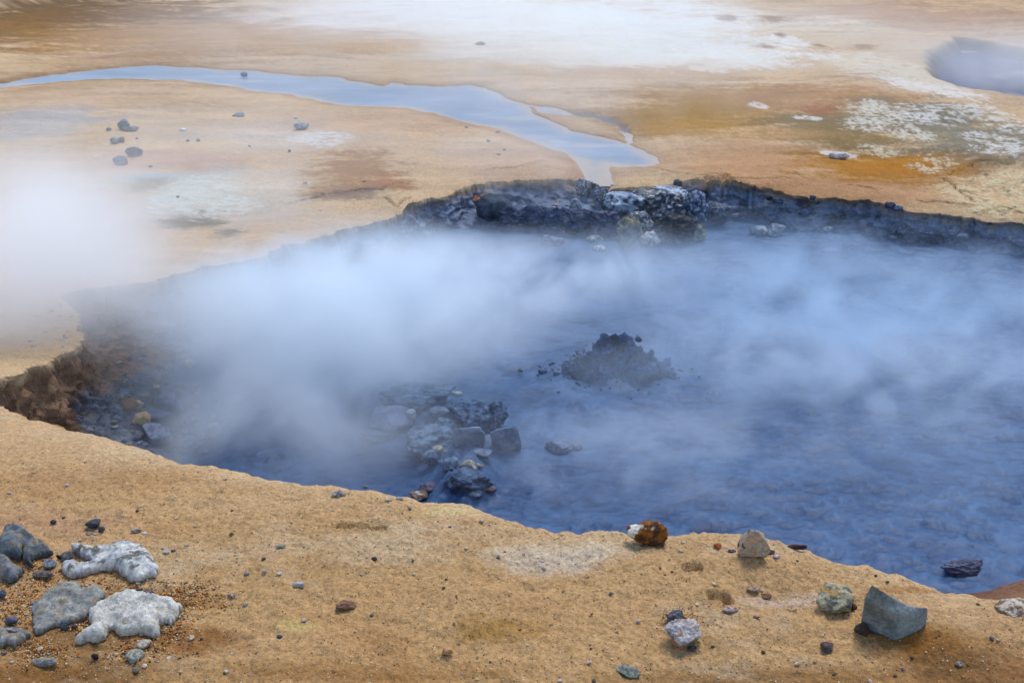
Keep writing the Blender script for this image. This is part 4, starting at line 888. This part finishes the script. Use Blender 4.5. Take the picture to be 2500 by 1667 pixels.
grit('gravel', 5200, s_slabs, (.0014, .0042), [(214,150,60),(236,196,120),(150,90,34),(96,60,34),(200,120,40),(226,206,170),(120,110,100),(176,110,44)], 3)
grit('gravel', 9000, lambda rs: (rs.uniform(-20, 2520), 1100+570*rs.rand()**.8), (.0009, .0026), [(216,180,128),(226,196,150),(150,106,60),(96,66,40),(206,160,100),(190,180,166),(70,56,50),(214,150,70)], 4)
grit('gravel', 700, lambda rs: (1660+rs.normal()*22, 1520+rs.normal()*16), (.0012, .0034), [(214,150,60),(236,196,120),(150,90,34),(96,60,34)], 5)

# ------------------------------------------------------------------ the burst of boiling mud
def splash():
    p = at(1462, 905, ZM); q = at(1520, 905, ZM); c0 = at(1500, 915, ZM)
    rs = np.random.RandomState(5); k = (CZ+1.5)/(-ray(1500, 915)[2])/FPX
    v, f = ico(5)
    n = fbm(*v.T, 3, 1.5); h = fbm(v[:, 0], v[:, 1]+5, v[:, 2], 5, 4, .75)
    r = .8 + .3*n + .35*h
    P = v*r[:, None]*np.array([88*k, 56*k, 50*k]); Vs, Fs, Cs, nv = [P], [f], [stone_colours(P, .2, 5, (64,86,128), (20,32,62))], len(P)
    v3, f3 = ico(4)
    def env(x):      # crest height over the burst, seen from the camera: steep to one side, long shoulder to the other
        return float(np.interp(x, [-125,-100,-75,-50,-20,20,50,70,100,130,150], [8,26,42,82,112,120,102,66,46,32,8]))*k
    for i in range(300):
        x = rs.normal(-2, 52) if i % 3 else rs.uniform(-120, 145); x = max(-122, min(146, x)); y = rs.normal(0, 24)*(1-.0015*abs(x)); e = env(x)
        z = e*max(0, 1-abs(y)/60)*rs.uniform(.15, 1.0)**.7; s_ = rs.uniform(.010, .030)*(1.3 if z < .5*e else .7)*(1 if abs(x) < 90 else .7)
        st = rs.uniform(.1, .9); dv = np.array([x*.006+rs.normal()*.5, rs.normal()*.5, .7+rs.normal()*.4]); dv /= np.linalg.norm(dv)
        o3 = rs.uniform(-50, 50, 3)
        q_ = v3*(1+1.0*fbm(*(v3+o3).T, 4, 1.5, .7)+.5*(ridged(*(v3+o3).T, 3, 2.0)-.5))[:, None]*s_; q_ = q_ + (q_@dv)[:, None]*dv*st
        q_ = q_ + np.array([x*k, y*k, z]); Vs.append(q_); Fs.append(f3+nv); nv += len(q_)
        Cs.append(stone_colours(q_, .2, 5, (70,92,134), (18,30,60)))
    root = link('mud_splash', mesh_np('mud_splash', np.concatenate(Vs), np.concatenate(Fs), M_wetrock, np.concatenate(Cs)), 'dark burst of boiling mud thrown up from the open pool', 'mud splash', loc=c0 + [0, 0, .01])
    # flying clots
    v2, f2 = ico(1); Vs, Cs = [], []
    for i in range(380):
        a = rs.uniform(0, 6.28); rad = abs(rs.normal())*.55+.45; x = math.cos(a)*rad*125*k; y = math.sin(a)*rad*70*k
        z = max(0.0, (58*k)*(1.25-rad)*rs.uniform(.3, 1.5))+rs.uniform(0, .012); s_ = rs.uniform(.0025, .009)*(1 if rs.rand() > .1 else 2)
        st = rs.uniform(0, 1.4); dv = np.array([x, y, z+.15]); dv /= np.linalg.norm(dv)
        q_ = v2*s_*rs.uniform(.7, 1.3, (len(v2), 1)); q_ = q_ + (q_@dv)[:, None]*dv*st
        Vs.append(q_+np.array([x-.03*z/.1, y, z])); Cs.append(np.repeat((lin((30,44,80))*.8)[None], len(v2), 0))
    m = len(Vs); F_ = (f2[None]+len(v2)*np.arange(m)[:, None, None]).reshape(-1, 3)
    link('mud_clots', mesh_np('mud_clots', np.concatenate(Vs), F_, M_mud, np.concatenate(Cs)), parent=root, kind='stuff')
splash()


# ------------------------------------------------------------------ steam: real volumes of uneven density
def steam_material(name, dens, colour, scale, thr, soft, stretch=(1, 1, 1), edge=1.0, warp=.5, seed=0.0, aniso=.1):
    m = bpy.data.materials.new(name); m.use_nodes = True
    t = m.node_tree; N = t.nodes; L = t.links; N.clear()
    out = N.new('ShaderNodeOutputMaterial'); pv = N.new('ShaderNodeVolumePrincipled')
    pv.inputs['Color'].default_value = (*colour, 1); pv.inputs['Anisotropy'].default_value = aniso
    tc = N.new('ShaderNodeTexCoord'); geo = N.new('ShaderNodeNewGeometry')
    ln = N.new('ShaderNodeVectorMath'); ln.operation = 'LENGTH'; L.new(tc.outputs['Object'], ln.inputs[0])
    mp = N.new('ShaderNodeMapping'); mp.inputs['Scale'].default_value = stretch; mp.inputs['Location'].default_value = (seed, seed*.7, -seed)
    L.new(geo.outputs['Position'], mp.inputs['Vector'])
    nz = N.new('ShaderNodeTexNoise'); nz.inputs['Scale'].default_value = scale; nz.inputs['Detail'].default_value = 5
    nz.inputs['Roughness'].default_value = .58; nz.inputs['Distortion'].default_value = warp
    L.new(mp.outputs[0], nz.inputs['Vector'])
    # fall-off from the core, eaten into by the noise
    fall = N.new('ShaderNodeMapRange'); fall.inputs[1].default_value = 1.0; fall.inputs[2].default_value = 0.0
    fall.inputs[3].default_value = 0.0; fall.inputs[4].default_value = 1.0; fall.interpolation_type = 'SMOOTHSTEP'
    L.new(ln.outputs['Value'], fall.inputs[0])
    nm = N.new('ShaderNodeMapRange'); nm.inputs[1].default_value = thr-soft; nm.inputs[2].default_value = thr+soft
    nm.inputs[3].default_value = 0; nm.inputs[4].default_value = 1; nm.interpolation_type = 'SMOOTHSTEP'
    L.new(nz.outputs['Fac'], nm.inputs[0])
    mu = N.new('ShaderNodeMath'); mu.operation = 'MULTIPLY'; L.new(fall.outputs[0], mu.inputs[0]); L.new(nm.outputs[0], mu.inputs[1])
    md = N.new('ShaderNodeMath'); md.operation = 'MULTIPLY'; L.new(mu.outputs[0], md.inputs[0]); md.inputs[1].default_value = dens
    L.new(md.outputs[0], pv.inputs['Density']); L.new(pv.outputs[0], out.inputs['Volume'])
    return m
_sph = bmesh.new(); bmesh.ops.create_icosphere(_sph, subdivisions=3, radius=1.02); 
BLUE = (.92, .97, 1.0); THIN = (.74, .88, 1.0); WHITE = (1.0, .99, .965); LAV = (1.0, .985, .965)
def plume(px, py, z, r, dens, colour, scale=1.1, thr=.5, soft=.16, stretch=(1, 1, 1), rot=0, seed=0.0, warp=.5, label='', step=None):
    me = bpy.data.meshes.new('steam'); _sph.to_mesh(me)
    mt = steam_material('steam', dens, colour, scale, thr, soft, stretch, seed=seed, warp=warp)
    me.materials.append(mt)
    p = at(px, py, z); o = link('steam', me, kind='stuff', loc=p); o.scale = r; o.rotation_euler = (0, 0, rot)
    if label: o['label'] = label
    return o
plume(880, 745, -1.0, (1.6, 1.1, .60), 4.8, BLUE, 1.5, .46, .13, seed=3, warp=1.0, label='dense white steam rising off the middle of the mud pool')
plume(680, 780, -1.05, (1.1, 1.2, .50), 2.8, BLUE, 1.6, .47, .13, seed=9, warp=.9, label='pale steam drifting over the gully end of the pool')
plume(1180, 690, -1.15, (1.3, .9, .42), 3.0, BLUE, 1.8, .49, .11, seed=12, warp=1.0, label='torn steam between the outcrops and the mud burst')
plume(20, 610, -.45, (1.15, 1.3, .75), 3.0, LAV, .9, .45, .15, seed=14, warp=.8, label='thick lavender steam cloud over the pale plain beside the gully')
plume(660, 1010, -1.25, (1.4, 1.0, .36), 2.8, BLUE, 1.6, .46, .14, seed=20, label='thin blue steam between the mound edge and the broken boulders')
plume(2080, 790, -1.35, (4.0, 3.2, .34), 1.5, THIN, 1.7, .52, .10, stretch=(.75, 1.35, 1), seed=25, warp=1.2, label='drifting veils of blue steam over the open mud')
plume(2060, 740, -1.2, (1.9, 1.2, .40), 1.7, THIN, 2.0, .52, .10, stretch=(.7, 1.2, 1), seed=29, warp=1.4, label='wispy streaks of steam in the middle of the open mud')
plume(1440, 655, -1.15, (1.6, .55, .38), 2.4, BLUE, 1.7, .50, .11, seed=31, warp=1.0, label='white steam behind the mud splash')
plume(600, 660, -1.0, (1.8, 1.0, .45), .9, LAV, 1.2, .48, .14, seed=37, label='haze of steam along the far edge of the pool')
plume(1250, 60, -.9, (8.5, 7.0, 1.0), .34, WHITE, .4, .48, .12, seed=41, label='white steam drifting over the white slope')
plume(250, 420, -.8, (3.8, 3.4, .8), .32, LAV, .7, .49, .13, seed=46, label='thin steam over the plain beside the stream')
plume(2450, 170, -1.0, (3.0, 2.8, .8), .5, LAV, .7, .45, .15, seed=52, label='steam rising from the second mud pit')
plume(1300, 400, -1.0, (2.4, 1.4, .40), .4, WHITE, 1.2, .5, .12, seed=57, label='light steam where the stream meets the pool')
plume(1300, 230, -.9, (5.5, 3.5, .7), .20, WHITE, .6, .48, .13, seed=63, label='faint steam over the plain beyond the stream')
plume(300, 740, -.85, (1.1, .9, .45), 1.1, LAV, 1.8, .48, .12, seed=71, warp=1.1, label='thin steam curling over the gully rim')
plume(880, 940, -1.25, (1.2, .7, .26), 1.0, THIN, 2.4, .52, .09, seed=75, warp=1.3, label='torn wisps of steam low over the mud beyond the boulder heap')
plume(1560, 1090, -1.3, (1.5, .8, .24), 1.5, BLUE, 2.2, .51, .09, stretch=(.7, 1.5, 1), seed=81, warp=1.6, label='torn wisps of steam over the mud beyond the rust brown rock')
plume(2250, 930, -1.3, (2.0, 1.1, .28), 1.5, BLUE, 2.2, .51, .09, stretch=(.7, 1.5, 1), seed=85, warp=1.6, label='wisps of steam curling over the darkest mud')
plume(1750, 850, -1.3, (1.4, .8, .26), 1.3, BLUE, 2.4, .51, .09, stretch=(.8, 1.3, 1), seed=89, warp=1.6, label='bright wisps of steam just past the mud burst')

print('objects', len(bpy.data.objects))
